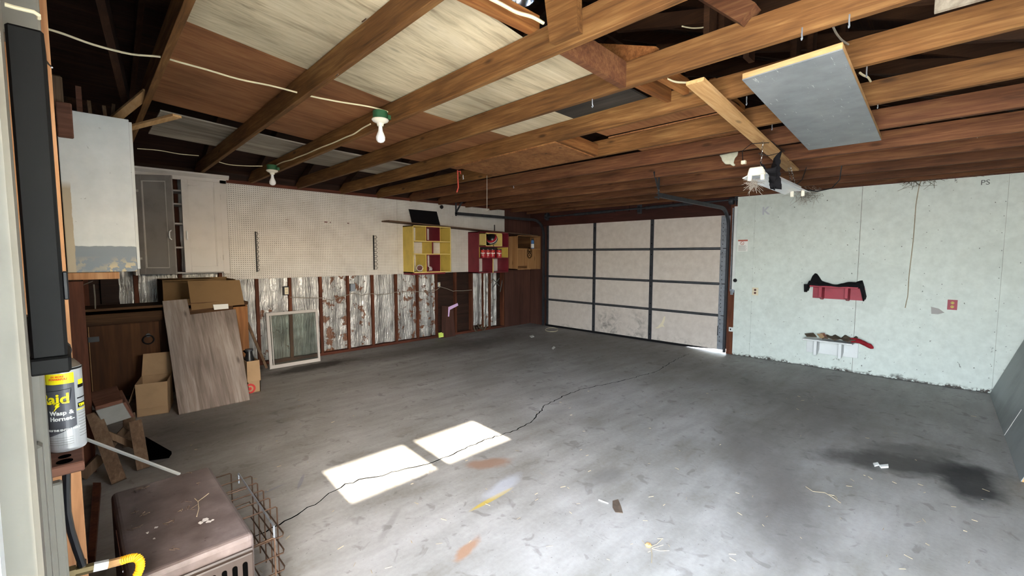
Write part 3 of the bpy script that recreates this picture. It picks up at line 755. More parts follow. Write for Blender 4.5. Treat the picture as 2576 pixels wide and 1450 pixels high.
ts = thing('torsion_shaft', 'dark steel torsion shaft with springs and drums above the garage door', 'door shaft', (6.94, 4.2, 2.26))
MB().tube([(6.94, 2.34, 2.30), (6.94, 6.06, 2.255)], .014, 8).build('shaft', M['steel'], ts)
for y, l in ((3.0, .8), (4.4, .9)): MB().tube([(6.94, y, 2.30-.012*(y-2.34)), (6.94, y+l, 2.30-.012*(y+l-2.34))], .026, 10).build('spring', M['steel'], ts)
for y in (2.42, 5.98): MB().lathe([(0, -.03), (.05, -.03), (.055, 0), (.05, .03), (0, .03)], (6.94, y, 2.28), 14, Matrix.Rotation(math.pi/2, 3, 'X')).build('cable_drum', M['steel'], ts)
for y in (2.36, 3.95, 6.05): MB().box(6.93, 7.02, y-.004, y+.004, 2.22, 2.33).box(7.012, 7.02, y-.04, y+.04, 2.2, 2.36).build('bearing_plate', M['steel'], ts)
for y in (3.1, 3.35, 4.15): box('mounting_block', M['header'], wf, 6.99, 7.02, y, y+.06, 2.25, 2.44)

# ================================================================== PEG WALL FURNITURE
# double-door wall cabinet
dc = thing('wall_cabinet', 'double-door painted wall cabinet hung beside the pegboard, left door ajar', 'cabinet', (.93, 6.4, 1.26))
X0, X1, Y0, Y1, Z0, Z1 = .49, 1.365, 6.25, 6.556, 1.262, 2.40
box('side_panel', M['ltgrey_paint'], dc, X0, X0+.018, Y0, Y1, Z0, Z1); box('side_panel', M['ltgrey_paint'], dc, X1-.02, X1, Y0, Y1, Z0, Z1)
box('top_panel', M['ltgrey_paint'], dc, X0, X1, Y0, Y1, Z1-.018, Z1)
MB().box(X0+.018, X0+.03, Y0-.018, Y0, Z0, Z1-.03).build('face_stile', M['ltgrey_paint'], dc)
MB().box(X1-.07, X1, Y0-.018, Y0, Z0, Z1-.03).build('face_stile', M['ltgrey_paint'], dc, .003)
MB().box(X0, X1, Y0-.018, Y0, Z1-.07, Z1).build('face_rail', M['ltgrey_paint'], dc)
MB().prism([(X0-.02, Y0-.018, 2.375), (X0-.02, Y0-.05, 2.405), (X0-.02, Y0-.05, 2.425), (X0-.02, Y1, 2.425), (X0-.02, Y1, 2.40), (X0-.02, Y0-.018, 2.40)], (X1-X0+.045, 0, 0)).build('cornice', M['ltgrey_paint'], dc)
for z in (1.27, 1.56, 1.83, 2.05, 2.2): box('shelf', M['grey_paint'], dc, X0+.018, X1-.02, Y0+.02, Y1-.03, z, z+.018)
def cab_door(hx, wdt, z0, z1, ang, mat, side, name='door'):
    """door hinged at hx; side +1 opens from the left hinge"""
    rot = Matrix.Translation((hx, Y0-.020, 0)) @ Matrix.Rotation(ang, 4, 'Z')
    s = side
    def bx(m, a, b, c, d, e, f): m.box(min(s*a, s*b), max(s*a, s*b), c, d, e, f, rot)
    st = .06; m = MB()
    bx(m, 0, wdt, -.012, 0, z0, z1)
    for a, b, e, f in ((0, st, z0, z1), (wdt-st, wdt, z0, z1), (st, wdt-st, z0, z0+st*1.1), (st, wdt-st, z1-st, z1)): bx(m, a, b, -.022, -.012, e, f)
    d = m.build(name, mat, dc, .0015)
    m = MB()
    for a, b, e, f in ((st, st+.01, z0+st, z1-st), (wdt-st-.01, wdt-st, z0+st, z1-st), (st, wdt-st, z0+st*1.1, z0+st*1.1+.01), (st, wdt-st, z1-st-.01, z1-st)): bx(m, a, b, -.019, -.012, e, f)
    m.build('panel_moulding', M['ltgrey_paint'], d)
    zc = z0+(z1-z0)*.40
    m = MB(); hx2 = s*(wdt-.028)
    m.tube([rot @ Vector((hx2, -.022, zc-.05)), rot @ Vector((hx2, -.05, zc-.035)), rot @ Vector((hx2, -.055, zc)), rot @ Vector((hx2, -.05, zc+.035)), rot @ Vector((hx2, -.022, zc+.05))], .006, 6)
    m.build('handle', M['fluor'], d)
    for z in (z0+.17, z1-.17):
        m = MB(); bx(m, -.025, .03, -.026, -.021, z-.012, z+.012); m.tube([rot @ Vector((0, -.026, z-.03)), rot @ Vector((0, -.026, z+.03))], .005)
        m.build('hinge', M['ltgrey_paint'], d)
    return d
d = cab_door(.535, .36, 1.275, 2.335, math.radians(-38), M['grey_paint'], 1); d['label'] = 'darker grey door standing ajar'
cab_door(1.295, .375, 1.285, 2.335, 0, M['ltgrey_paint'], -1)
# white cabinet on the near wall, seen from its end
wc = thing('wall_cabinet', 'tall white wall cabinet seen end-on at left, grey band along its foot', 'cabinet', (.02, 4.13, 1.368))
MB().box(-.02, .335, 4.13, 4.15, 1.368, 2.425).build('end_panel', M['cabend'], wc, .003)
MB().box(-.02, .335, 4.15, 5.30, 1.375, 1.395).box(-.02, .335, 4.15, 5.30, 2.40, 2.42).box(-.02, .335, 5.28, 5.30, 1.395, 2.40).box(-.02, 0, 4.15, 5.28, 1.395, 2.40).build('carcass', M['white'], wc)
MB().box(.335, .353, 4.155, 4.72, 1.385, 2.415).build('door', M['white'], wc, .002); MB().box(.335, .353, 4.725, 5.295, 1.385, 2.415).build('door', M['white'], wc, .002)
box('support_cleat', M['stud_raw_sunlit'], wc, -.03, .236, 4.14, 4.18, 1.318, 1.366, .003)
# scrap lumber on the white cabinet
zt = 2.428
SCR = [((.09, 4.40), (.09, 5.0), .045, .10, 'bracketwood', 'short brown upright batten standing in the scraps on the white cabinet', 'z'),]
def stick(name, label, a, b, wx, wy, mat, up=(0, 0, 1), grp='scrap wood on the white cabinet'):
    return tag(MB().bar(a, b, wx, wy, up).build(name, mat), label, 'scrap wood', grp)
stick('wood_scrap', 'reddish brown batten standing upright on top of the white cabinet', (.10, 4.5, 2.43), (.10, 4.5, 2.68), .05, .03, M['bracketwood'], (1, 0, 0))
stick('wood_scrap', 'short pale stick end beside the upright batten on the white cabinet', (.155, 4.45, 2.43), (.150, 4.5, 2.59), .035, .02, M['lumber'], (1, 0, 0))
stick('wood_scrap', 'left one of two thin pale stick ends in the middle of the white cabinet top', (.235, 4.45, 2.43), (.23, 4.5, 2.575), .025, .02, M['lumber'], (1, 0, 0))
stick('wood_scrap', 'right one of two thin pale stick ends in the middle of the white cabinet top', (.262, 4.45, 2.43), (.285, 4.5, 2.60), .025, .02, M['lumber'], (1, 0, 0))
stick('wood_scrap', 'upper of two light pine boards jutting off the white cabinet', (.24, 4.60, 2.455), (.435, 3.95, 2.595), .065, .016, M['pine_y'])
stick('wood_scrap', 'lower of two light pine boards jutting off the white cabinet', (.28, 4.75, 2.445), (.60, 4.05, 2.49), .06, .016, M['pine_y'])
tag(MB().lathe([(0, 0), (.02, 0), (.02, .07), (0, .07)], (.125, 4.7, 2.43), 12).build('small_tin', M['tinblue']), 'small teal tin among the scraps on the white cabinet', 'tin')
tag(MB().box(-.10, .02, 4.15, 4.40, 2.43, 2.64).build('lumber_block', M['lumber'], None, .01), 'thick rough lumber block standing left of the scraps on the white cabinet', 'lumber')
tag(MB().box(-.02, .055, 4.09, 4.128, 2.24, 2.46).build('lumber_block', M['bracketwood'], None, .006), 'dark brown board stub covering the upper left corner of the white cabinet', 'lumber')

# long plank shelf
def shz(x): return 2.02-.036*(x-3.556)
sh = MB().prism([(3.556, 6.32, shz(3.556)-.01), (7.03, 6.32, shz(7.03)-.01), (7.03, 6.32, shz(7.03)+.008), (3.556, 6.32, shz(3.556)+.008)], (0, .234, 0)).build('plank_shelf', M['shelfwood'])
tag(sh, 'long thin brown plank shelf above the yellow and the maroon cubbies', 'shelf')
bd = MB().prism([(4.05, 6.44, 2.018), (4.615, 6.44, 1.998), (4.612, 6.535, 2.245), (4.05, 6.535, 2.25)], (0, .012, 0)).build('dark_board', M['blackplastic'])
tag(bd, 'blackish brown rectangular board leaning on the plank shelf above the yellow cubby', 'board')
tag(MB().tube([P(1244, 583, y=6.42), P(1244, 566, y=6.42)], .010, 8).build('black_rod', M['blackplastic']), 'short black rod standing up above the maroon cubby', 'rod')
tag(MB().lathe([(0, -.02), (.03, -.015), (.035, 0), (.03, .015), (0, .02)], P(1111, 521, y=6.53), 14, Matrix.Rotation(math.pi/2, 3, 'X')).build('round_black_knob', M['blackplastic']), 'small black round knob at the top of the pegboard', 'bumper')  # small round black knob on the pegboard
# pegboard hook racks
def hookrack(x, z0, z1, label, open_):
    t = thing('hook_rack', label, 'tool rack', (x, YW, z0), 'black hook racks on the pegboard')
    MB().box(x-.010, x+.008, YW-.012, YW-.001, z0, z1).build('backplate', M['blackplastic'], t)
    n = 9
    for k in range(n):
        z = z0+.03+(z1-z0-.06)*k/(n-1); wd = .045 if open_ else .022
        MB().tube([(x+.004, YW-.012, z+.018), (x+wd*.7, YW-.03, z+.02), (x+wd, YW-.035, z), (x+wd*.7, YW-.03, z-.02), (x+.004, YW-.012, z-.018)], .0035, 5).build('hook', M['blackplastic'], t)
    return t
hookrack(1.742, 1.262, 1.79, 'black hook rack on the pegboard, nearer the wall cabinet', False)
hookrack(3.412, 1.25, 1.795, 'black hook rack on the pegboard, nearer the yellow cubby', True)
# yellow cubby
T = .016; YF = 6.255
def bxm(mb, x0, x1, z0, z1, y0=YF, y1=6.556): mb.box(x0, x1, y0, y1, z0, z1); return mb
yc = thing('cubby_shelf', 'yellow open cubby shelf with two maroon cells on the pegboard', 'shelf', (4.32, 6.4, 1.19))
x0, x1, z0, z1 = 3.94, 4.70, 1.19, 1.966
zr1, zr2 = 1.703, 1.492
for a, b, c, d, e in ((x0, x0+T, z0, z1, 'yellow'), (x1-T, x1, z0, z1, 'yellow')): bxm(MB(), a, b, c, d).build('side_panel', M[e], yc)
bxm(MB(), x0, x1, z1-T, z1).build('top_panel', M['yellow'], yc); bxm(MB(), x0, x1, z0, z0+T).build('bottom_panel', M['yellow'], yc)
for z in (zr1, zr2): bxm(MB(), x0+T, x1-T, z, z+T).build('shelf', M['yellow'], yc)
bxm(MB(), 4.312, 4.328, zr2+T, zr1).build('divider', M['yellow'], yc)
MB().box(4.308, 4.332, YF-.004, YF, zr2+T, zr1).build('edge_strip', M['maroon'], yc)
for za, zb in ((zr1+T, z1-T), (z0+T, zr2)):
    mb = MB(); xa, xb = 4.198, 4.470
    for a, b, c, d in ((xa, xa+.014, za, zb), (xb-.014, xb, za, zb), (xa, xb, za, za+.014), (xa, xb, zb-.014, zb)): bxm(mb, a, b, c, d, YF-.006)
    cb = mb.build('inner_box', M['maroon'], yc); cb['label'] = 'maroon inner box'
    bxm(MB(), xa-.016, xa-.001, za, zb).build('divider', M['yellow'], yc); bxm(MB(), xb+.001, xb+.016, za, zb).build('divider', M['yellow'], yc)
MB().box(x0, 4.60, YF+.03, 6.55, z0-.030, z0-.001).build('base_strip', M['maroon'], yc)
mb = MB()
for a, b, c, d in ((x0, x0+T, z0, z1), (x1-T, x1, z0, z1), (x0, x1, z1-T, z1), (x0, x1, z0, z0+T), (x0, x1, zr1, zr1+T), (x0, x1, zr2, zr2+T)):
    mb.box(a, b, YF-.003, YF, c, d)
mb.build('front_edging', M['yellow_edge'], yc)
def roll(u, v, y, r, label, rx, rz):
    c = P(u, v, y=y); R_ = Matrix.Rotation(rz, 3, 'Z') @ Matrix.Rotation(rx, 3, 'X')
    t = thing('mug', label, 'mug', c)
    MB().lathe([(r*.86, -.05), (r, -.045), (r, .045), (r*.86, .05), (r*.8, .04), (r*.78, -.03)], c, 20, R_).build('cup', M['mugwhite'], t)
    MB().lathe([(0, .028), (r*.79, .03), (r*.79, .02), (0, .018)], c, 20, R_).build('inside', M['mugbrown'], t)
roll(1056, 676, 6.37, .055, 'white mug lying tipped over in the lower left yellow cell', math.radians(75), math.radians(-35))
roll(1078, 677, 6.43, .05, 'white mug half hidden in the lower maroon cell', math.radians(85), math.radians(-60))
# maroon cubby
rc = thing('cubby_shelf', 'maroon open cubby shelf with yellow cells holding red coffee cans', 'shelf', (5.7, 6.4, 1.148))
x0, x1, z0, z1 = 5.33, 6.10, 1.148, 1.916
zr1, zr2 = P(1240, 620, y=YF).z, P(1240, 648.5, y=YF).z
for a, b in ((x0, x0+T), (x1-T, x1)): bxm(MB(), a, b, z0, z1).build('side_panel', M['maroon'], rc)
bxm(MB(), x0, x1, z1-T, z1).build('top_panel', M['maroon'], rc); bxm(MB(), x0, x1, z0, z0+T).build('bottom_panel', M['maroon'], rc)
for z in (zr1-T, zr2-T): bxm(MB(), x0+T, x1-T, z, z+T).build('shelf', M['maroon'], rc)
xa, xb = P(1221, 600, y=YF).x, P(1263, 600, y=YF).x
mb = MB()
for a, b, c, d in ((xa, xa+.016, zr1, z1-T), (xb-.016, xb, zr1, z1-T), (xa, xb, zr1, zr1+.016), (xa, xb, z1-T-.016, z1-T)): bxm(mb, a, b, c, d, YF-.006)
mb.build('inner_box', M['yellow_edge'], rc)['label'] = 'yellow inner box'
bxm(MB(), x0+T, x0+T+.012, zr2, zr1-T, YF-.005).build('yellow_liner', M['yellow'], rc); bxm(MB(), x1-T-.012, x1-T, zr2, zr1-T, YF-.005).build('yellow_liner', M['yellow'], rc)
xm = P(1240, 670, y=YF).x; bxm(MB(), xm-.008, xm+.008, z0+T, zr2-T).build('divider', M['maroon'], rc); MB().box(xm-.009, xm+.009, YF-.004, YF, z0, zr2-T).build('edge_strip', M['yellow_edge'], rc)
box('back_panel', M['maroon'], rc, x0+T, xa, 6.545, 6.555, zr1, z1-T); box('back_panel', M['maroon'], rc, xb, x1-T, 6.545, 6.555, zr1, z1-T)
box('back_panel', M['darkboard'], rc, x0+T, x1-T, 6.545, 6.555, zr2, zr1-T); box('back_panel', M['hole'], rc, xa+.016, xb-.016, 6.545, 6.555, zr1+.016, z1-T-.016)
# coffee cans with their lettering
cx = [P(u, 640, y=6.34).x for u in (1217, 1229, 1241.5, 1255)]
hh = (zr1-T-zr2)*.80; rr = .056
LAB = ['red metal coffee can, leftmost of four, mostly hidden by its neighbour', 'red coffee can, second from the left, white script lettering', 'red coffee can, third from the left, white script lettering', 'red coffee can, rightmost of four beside the yellow side']
for i, x in enumerate(cx):
    yy = 6.35 + (.0, .012, .02, -.01)[i]; zb = zr2+.001
    cn = thing('coffee_can', LAB[i], 'can', (x, yy, zb), 'coffee cans in the maroon cubby')
    MB().lathe([(0, 0), (rr, 0), (rr, .004), (rr*.98, .008), (rr*.98, hh-.02), (rr, hh-.018), (rr, hh-.012), (rr*.9, hh-.01), (0, hh-.012)], (x, yy, zb), 24).build('body', M['canred'], cn)
    MB().lathe([(0, hh-.012), (rr*1.02, hh-.014), (rr*1.02, hh), (rr*.9, hh+.002), (0, hh+.002)], (x, yy, zb), 24).build('lid', M['blackplastic'], cn)
    th0 = math.radians(-120 if i else -150)
    def wrap(tx, ty, tz, x=x, yy=yy, zb=zb, th0=th0):
        a = th0+(tx-.058)/rr; r_ = rr*.99+tz+.0006; return (x+r_*math.cos(a), yy+r_*math.sin(a), zb+hh*.46+ty)
    mb = MB(); text_on(mb, 'Folgers', .036, wrap, .0012)
    for k in range(3): # small lines of copy under the name
        a0 = th0-.25; zz = zb+hh*.34-.010*k
        mb.add([(x+(rr+.0006)*math.cos(a0+j*.1), yy+(rr+.0006)*math.sin(a0+j*.1), zz+h_) for j in range(6) for h_ in (0, .003)], [(2*j, 2*j+2, 2*j+3, 2*j+1) for j in range(5)])
    mb.build('lettering', M['paper'], cn)
    mb = MB()
    c0 = th0; rs = rr+.0008
    for k in range(-6, 6):
        a0, a1 = c0+k*.055, c0+(k+1)*.055; h0, h1 = [math.sqrt(max(0, 1-(q/6)**2))*.020 for q in (k, k+1)]
        mb.add([(x+rs*math.cos(a0), yy+rs*math.sin(a0), zb+hh*.70), (x+rs*math.cos(a1), yy+rs*math.sin(a1), zb+hh*.70), (x+rs*math.cos(a1), yy+rs*math.sin(a1), zb+hh*.70+h1), (x+rs*math.cos(a0), yy+rs*math.sin(a0), zb+hh*.70+h0)], [(0, 1, 2, 3)])
    mb.build('sunrise_print', M['orange'], cn)
# helmet
hc = P(1238, 602, y=6.36); hl = thing('helmet', 'black, red and pale green helmet lying in the yellow cell of the maroon cubby', 'helmet', hc)
Rh = Vector((-.75, -.40, .50)).to_track_quat('Z', 'Y').to_matrix()
def shell(t0, t1, r): return [(r*math.sin(math.radians(t))*1.0, r*math.cos(math.radians(t))*.95) for t in range(t0, t1+1, 8)]
for t0, t1, mt, nm in ((0, 48, 'blackplastic', 'crown'), (48, 72, 'cloth_red', 'red_stripe'), (72, 80, 'paper', 'white_stripe'), (80, 96, 'blackplastic', 'black_stripe'), (96, 128, 'lime', 'rim_band')):
    MB().lathe(shell(t0, t1, .11), hc, 22, Rh).build(nm, M[mt] if mt != 'lime' else M['foam'], hl)
MB().tube([P(1240, 618, y=6.25)+Vector((0, -.01, .02)), P(1243, 628, y=6.25)+Vector((0, -.015, 0))], .006).build('chin_strap', M['blackplastic'], hl)
# wooden cubby
wb = thing('wooden_cubby', 'unpainted wooden box cubby in the corner, burnt ring emblem on its front', 'shelf', (6.7, 6.4, 1.19))
x0, x1, z0, z1 = 6.345, 7.045, 1.19, 1.883; zc = 1.612
for a, b in ((x0, x0+.018), (x1-.018, x1)): bxm(MB(), a, b, z0, z1).build('side_panel', M['cubby'], wb)
bxm(MB(), x0, x1, z1-.018, z1).build('top_panel', M['cubby'], wb); bxm(MB(), x0, x1, z0, z0+.016).build('bottom_panel', M['cubby'], wb); bxm(MB(), x0+.018, x1-.018, zc-.012, zc+.006).build('shelf', M['cubby'], wb)
box('back_panel', M['bench'], wb, x0+.018, x1-.018, 6.54, 6.553, zc, z1-.018)
MB().box(x0+.018, x1-.018, YF, YF+.014, z0+.016, zc-.012).build('front_panel', M['cubby'], wb)
mb = MB()
ec = P(1332, 637, y=YF)
for r_, zc_ in ((.052, .035), (.052, -.04)):
    mb.tube([(ec.x+.9*r_*math.cos(t*math.pi/9), YF-.001, ec.z+zc_+r_*math.sin(t*math.pi/9)) for t in range(18)], .006, 5, True)
mb.tube([(ec.x+.078*math.cos(t*math.pi/12)*(1 if abs(math.sin(t*math.pi/12)) > .3 else .92), YF-.001, ec.z+.11*math.sin(t*math.pi/12)) for t in range(24)], .005, 5, True)
for dx, dz in ((-.02, .04), (.02, .04), (0, .02), (0, -.045)): mb.lathe([(0, -.002), (.014, -.002), (.014, .002), (0, .002)], (ec.x+dx, YF-.001, ec.z+dz), 8, Matrix.Rotation(math.pi/2, 3, 'X'))
mb.build('burnt_emblem', M['hole'], wb)
MB().box(x0+.02, x0+.28, YF-.002, YF, z0+.025, z0+.075).build('dark_stain_label', M['bench'], wb)
sc_ = thing('spray_can', 'blue and white spray can in the upper compartment of the wooden cubby', 'can', (6.91, 6.36, zc+.007))
MB().lathe([(0, 0), (.033, 0), (.033, .16), (.026, .175), (0, .175)], (6.91, 6.36, zc+.007), 18).build('body', M['blue'], sc_); MB().lathe([(0, .175), (.02, .175), (.022, .205), (0, .21)], (6.91, 6.36, zc+.007), 14).build('cap', M['blackplastic'], sc_)
MB().lathe([(.0335, .02), (.0336, .06), (.0336, .09), (.0335, .10)], (6.91, 6.36, zc+.007), 18).build('label_band', M['paper'], sc_)

# ---- small things on the stud bays
def wallbox(name, label, c, w_, h_, mat, cover=None, cat='outlet'):
    t = thing(name, label, cat, c); x, y, z = c
    MB().box(x-w_/2, x+w_/2, y-.04, y+.02, z-h_/2, z+h_/2).build('box', mat, t, .003)
    if cover:
        MB().box(x-w_*.35, x+w_*.35, y-.046, y-.04, z-h_*.4, z+h_*.4).build('face', M[cover], t, .002)
        mb = MB()
        for dz in (-.022, .022):
            for dx in (-.008, .008): mb.box(x+dx-.0015, x+dx+.0015, y-.048, y-.045, z+dz-.006, z+dz+.006)
        mb.build('slot', M['hole'], t)
    return t
wallbox('outlet_box', 'dark electrical outlet box on the stud above the window sash', (2.09, 6.57, .99), .07, .12, M['steel'], 'ivory')
wallbox('junction_box', 'plain grey metal junction box on the foil, third bay right of the sash', (3.055, 6.59, .985), .075, .115, M['galv'], None, 'box')
wallbox('outlet_box', 'small pale electrical box in the dark bay without foil', (4.655, 6.585, .955), .05, .085, M['galv'], 'ivory')
# wire sagging along the studs
pts = [P(u, v, y=6.56) for u, v in ((729, 748), (770, 750), (806, 750), (815, 750), (835, 757), (852, 748), (877, 742), (887, 738), (910, 743), (936, 739), (950, 742), (975, 740), (998, 735), (1030, 735), (1052, 734), (1075, 735), (1098, 730), (1108, 722), (1125, 727), (1140, 733), (1146, 732), (1165, 732), (1187, 730))]
tag(MB().tube(pts, .005, 5).build('electric_cable', M['cablegrey']), 'grey electric cable sagging from stud to stud below the pegboard', 'cable')
tag(MB().prism([P(1112, 770, y=6.50), P(1140, 772, y=6.50), P(1146, 848, y=6.46), P(1112, 852, y=6.46)], (0, .012, 0)).build('leaning_board', M['brown_ply']), 'short dark brown board leaning in the open stud bay', 'board')
tag(MB().prism([P(1128, 773, y=6.47), P(1151, 763, y=6.47), P(1153, 769, y=6.47), P(1132, 780, y=6.47), P(1130, 797, y=6.47), P(1127, 797, y=6.47)], (0, .004, 0)).build('paper_tag', M['pink']), 'pale pink paper tag hanging on the short leaning board', 'tag')
tag(MB().prism([P(1104, 838, y=6.47), P(1115, 836, y=6.47), P(1116, 848, y=6.45), P(1105, 850, y=6.45)], (0, .02, 0)).build('lime_packet', M['lime']), 'small lime green packet on the floor at the foot of the studs', 'packet')
mb = MB(); rnd = random.Random(3)
for k in range(12):
    a = P(1200+rnd.uniform(-6, 20), 832+rnd.uniform(-8, 4), y=6.50); a.z = max(a.z, .01); mb.bar(a, a+Vector((rnd.uniform(-.08, .08), rnd.uniform(-.08, .02), rnd.uniform(-.01, .1))), .03, .008, (rnd.uniform(-1, 1), rnd.uniform(-1, 1), .5))
tag(mb.build('torn_insulation', M['debris']), 'torn ragged insulation lying at the foot of the foil near the corner', 'insulation')

# ---- workbench
wbn = thing('workbench', 'dark rough wooden workbench cupboard under the wall cabinets', 'workbench', (.7, 6.2, 0))
MB().box(.0, 1.455, 5.88, 6.55, .90, .94).build('bench_top', M['bench'], wbn, .004)
MB().box(.03, 1.30, 5.885, 5.91, .80, .90).build('apron_board', M['bench'], wbn, .004); MB().box(.03, 1.30, 5.88, 5.905, .905, .96).build('back_lip', M['bench'], wbn)
MB().box(.03, 1.44, 5.91, 5.925, .05, .80).build('front_panel', M['benchdoor'], wbn); box('side_panel', M['benchdoor'], wbn, .03, .05, 5.925, 6.55, 0, .90); box('plinth', M['siding'], wbn, .03, 1.43, 5.95, 6.0, 0, .05)
sd2 = box('flake_board_end', M['osb'], wbn, 1.30, 1.445, 5.875, 5.91, .05, .885); box('side_panel', M['osb'], wbn, 1.432, 1.45, 5.91, 6.55, .0, .90)
wd_ = MB().box(.085, .62, 5.892, 5.91, .07, .79).build('door', M['benchdoor'], wbn, .002)
mb = MB(); h_ = P(232, 855, y=5.89); mb.box(h_.x-.03, h_.x+.05, 5.884, 5.892, h_.z-.025, h_.z+.025).build('hinge', M['blackplastic'], wd_)
r_ = P(373, 850, y=5.88); MB().tube([(r_.x+.045*math.cos(t*math.pi/8), 5.876, r_.z-.02+.045*math.sin(t*math.pi/8)) for t in range(16)], .007, 6, True).lathe([(0, -.01), (.02, -.01), (.02, .01), (0, .01)], (r_.x, 5.885, r_.z+.025), 10, Matrix.Rotation(math.pi/2, 3, 'X')).build('ring_handle', M['blackplastic'], wd_)
MB().box(.082, .086, 5.889, 5.892, .07, .79).build('bright_gap_edge', M['pine'], wd_)
tag(MB().tube([P(236, 716, y=6.2), P(239, 750, y=6.2), P(240, 790, y=6.1)], .006, 5).tube([P(233, 788, y=6.1), P(240, 792, y=6.1), P(246, 789, y=6.1)], .009, 5).build('hanging_cord', M['cablegrey']), 'thin cord hanging down behind the workbench lip at left', 'cord')
tag(MB().tube([P(197, 728, y=6.0), P(212, 716, y=6.2), P(233, 708, y=6.4)], .004, 5).build('loose_wire', M['cablegrey']), 'thin loose wire crossing the dark bay below the white cabinet', 'wire')

# cardboard boxes
bx1 = thing('cardboard_box', 'wide brown cardboard box on the workbench, front flap folded outward', 'box', (1.05, 6.15, .94))
xa, xb = .68, 1.36
MB().box(xa, xa+.006, 5.98, 6.40, .945, 1.215).box(xb-.006, xb, 5.98, 6.40, .945, 1.2).box(xa, xb, 6.394, 6.40, .945, 1.215).box(xa, xb, 5.98, 6.40, .942, .948).build('carcass', M['cardboard_dark'], bx1)
MB().prism([P(472, 707, y=5.95), P(603, 705, y=5.95), P(615, 766, y=5.86), P(482, 781, y=5.86)], (0, .007, 0)).build('front_flap', M['cardboard_dark'], bx1)
MB().box(xa, xb-.02, 5.97, 5.98, .945, 1.0).build('front_lip', M['cardboard_dark'], bx1)
MB().box(xa, xb-.2, 5.985, 6.39, 1.205, 1.212).build('top_flap', M['cardboard_dark'], bx1)
tag(MB().prism([P(536, 767, y=5.84), P(574, 765, y=5.84), P(575, 777, y=5.83), P(539, 780, y=5.83)], (0, .015, 0)).build('paper_card', M['paper']), 'small white card standing on the bench edge under the cardboard flap', 'card')
def carton(name, label, x0, x1, y0, y1, h, mat, flaps, ang=0):
    t = thing(name, label, 'box', ((x0+x1)/2, (y0+y1)/2, 0)); c = Vector(((x0+x1)/2, (y0+y1)/2, 0))
    Mx = Matrix.Translation(c) @ Matrix.Rotation(ang, 4, 'Z') @ Matrix.Translation(-c)
    th = .006
    MB().box(x0, x0+th, y0, y1, .002, h, Mx).box(x1-th, x1, y0, y1, .002, h, Mx).box(x0, x1, y0, y0+th, .002, h, Mx).box(x0, x1, y1-th, y1, .002, h, Mx).box(x0, x1, y0, y1, .001, .006, Mx).build('carcass', mat, t)
    for f in flaps:
        MB().prism([Mx @ Vector(q) for q in f], (0, .0, .004)).build('flap', mat, t)
    return t, Mx
b2, Mx = carton('cardboard_box', 'open cardboard box on the floor left of the leaning plywood', .39, .625, 5.20, 5.56, .30, M['cardboard'],
  [[(.39, 5.56, .30), (.625, 5.56, .30), (.64, 5.64, .50), (.40, 5.64, .50)], [(.39, 5.20, .30), (.39, 5.56, .30), (.33, 5.56, .12), (.33, 5.20, .12)], [(.39, 5.198, .30), (.625, 5.198, .30), (.62, 5.165, .08), (.40, 5.165, .08)]], -.22)
b3, Mx = carton('cardboard_box', 'cardboard box with red ring print, right of the leaning plywood', 1.275, 1.395, 5.30, 5.62, .345, M['cardboard'],
  [[(1.275, 5.30, .345), (1.395, 5.30, .345), (1.395, 5.275, .13), (1.265, 5.275, .13)]], 0)
mb = MB(); c = P(629, 979, y=5.295)
for r0, r1 in ((.055, .034), (.018, 0)):
    for k in range(24):
        a0, a1 = k*math.pi/12, (k+1)*math.pi/12
        mb.add([(c.x+r0*math.cos(a0), 5.2985, c.z+r0*math.sin(a0)), (c.x+r0*math.cos(a1), 5.2985, c.z+r0*math.sin(a1)), (c.x+r1*math.cos(a1), 5.2985, c.z+r1*math.sin(a1)), (c.x+r1*math.cos(a0), 5.2985, c.z+r1*math.sin(a0))], [(0, 1, 2, 3)])
mb.build('ring_print', M['red'], b3)
jr = thing('jar', 'dark glass jar sticking out of the cardboard box beside the plywood', 'jar', (1.33, 5.42, .02))
MB().lathe([(0, .005), (.045, .005), (.048, .03), (.048, .33), (.035, .38), (.03, .42), (0, .42)], (1.33, 5.42, .02), 18).build('glass_body', M['blackplastic'], jr); MB().lathe([(0, .42), (.04, .42), (.04, .44), (0, .44)], (1.33, 5.42, .02), 18).build('lid', M['steel'], jr)
MB().prism([P(632, 905, y=5.5), P(645, 908, y=5.5), P(616, 882, y=5.55), P(612, 884, y=5.55)], (0, .02, 0)).build('loose_flap', M['hole'], jr)
# leaning plywood, notched
nn = Vector((1, 0, 0)).cross(Vector((0, .84, .95))); pp = [PL(u, v, (0, 5.035, .002), nn) for u, v in ((450, 1046), (628, 1008), (592, 780), (478, 794), (470, 755), (408, 760))]
for q in pp[:2]: q.z = .002
MBp = MB().prism(pp, nn.normalized()*.016); tag(MBp.build('leaning_plywood', M['leanply'], None, .001), 'big notched brown-grey plywood sheet leaning against the workbench', 'plywood')
tag(MB().bar(P(622, 812, y=6.42), P(671, 927, y=6.17), .03, .018, (0, 1, 0)).build('leaning_stick', M['lumber']), 'thin brown stick leaning on the foil left of the window sash', 'stick')
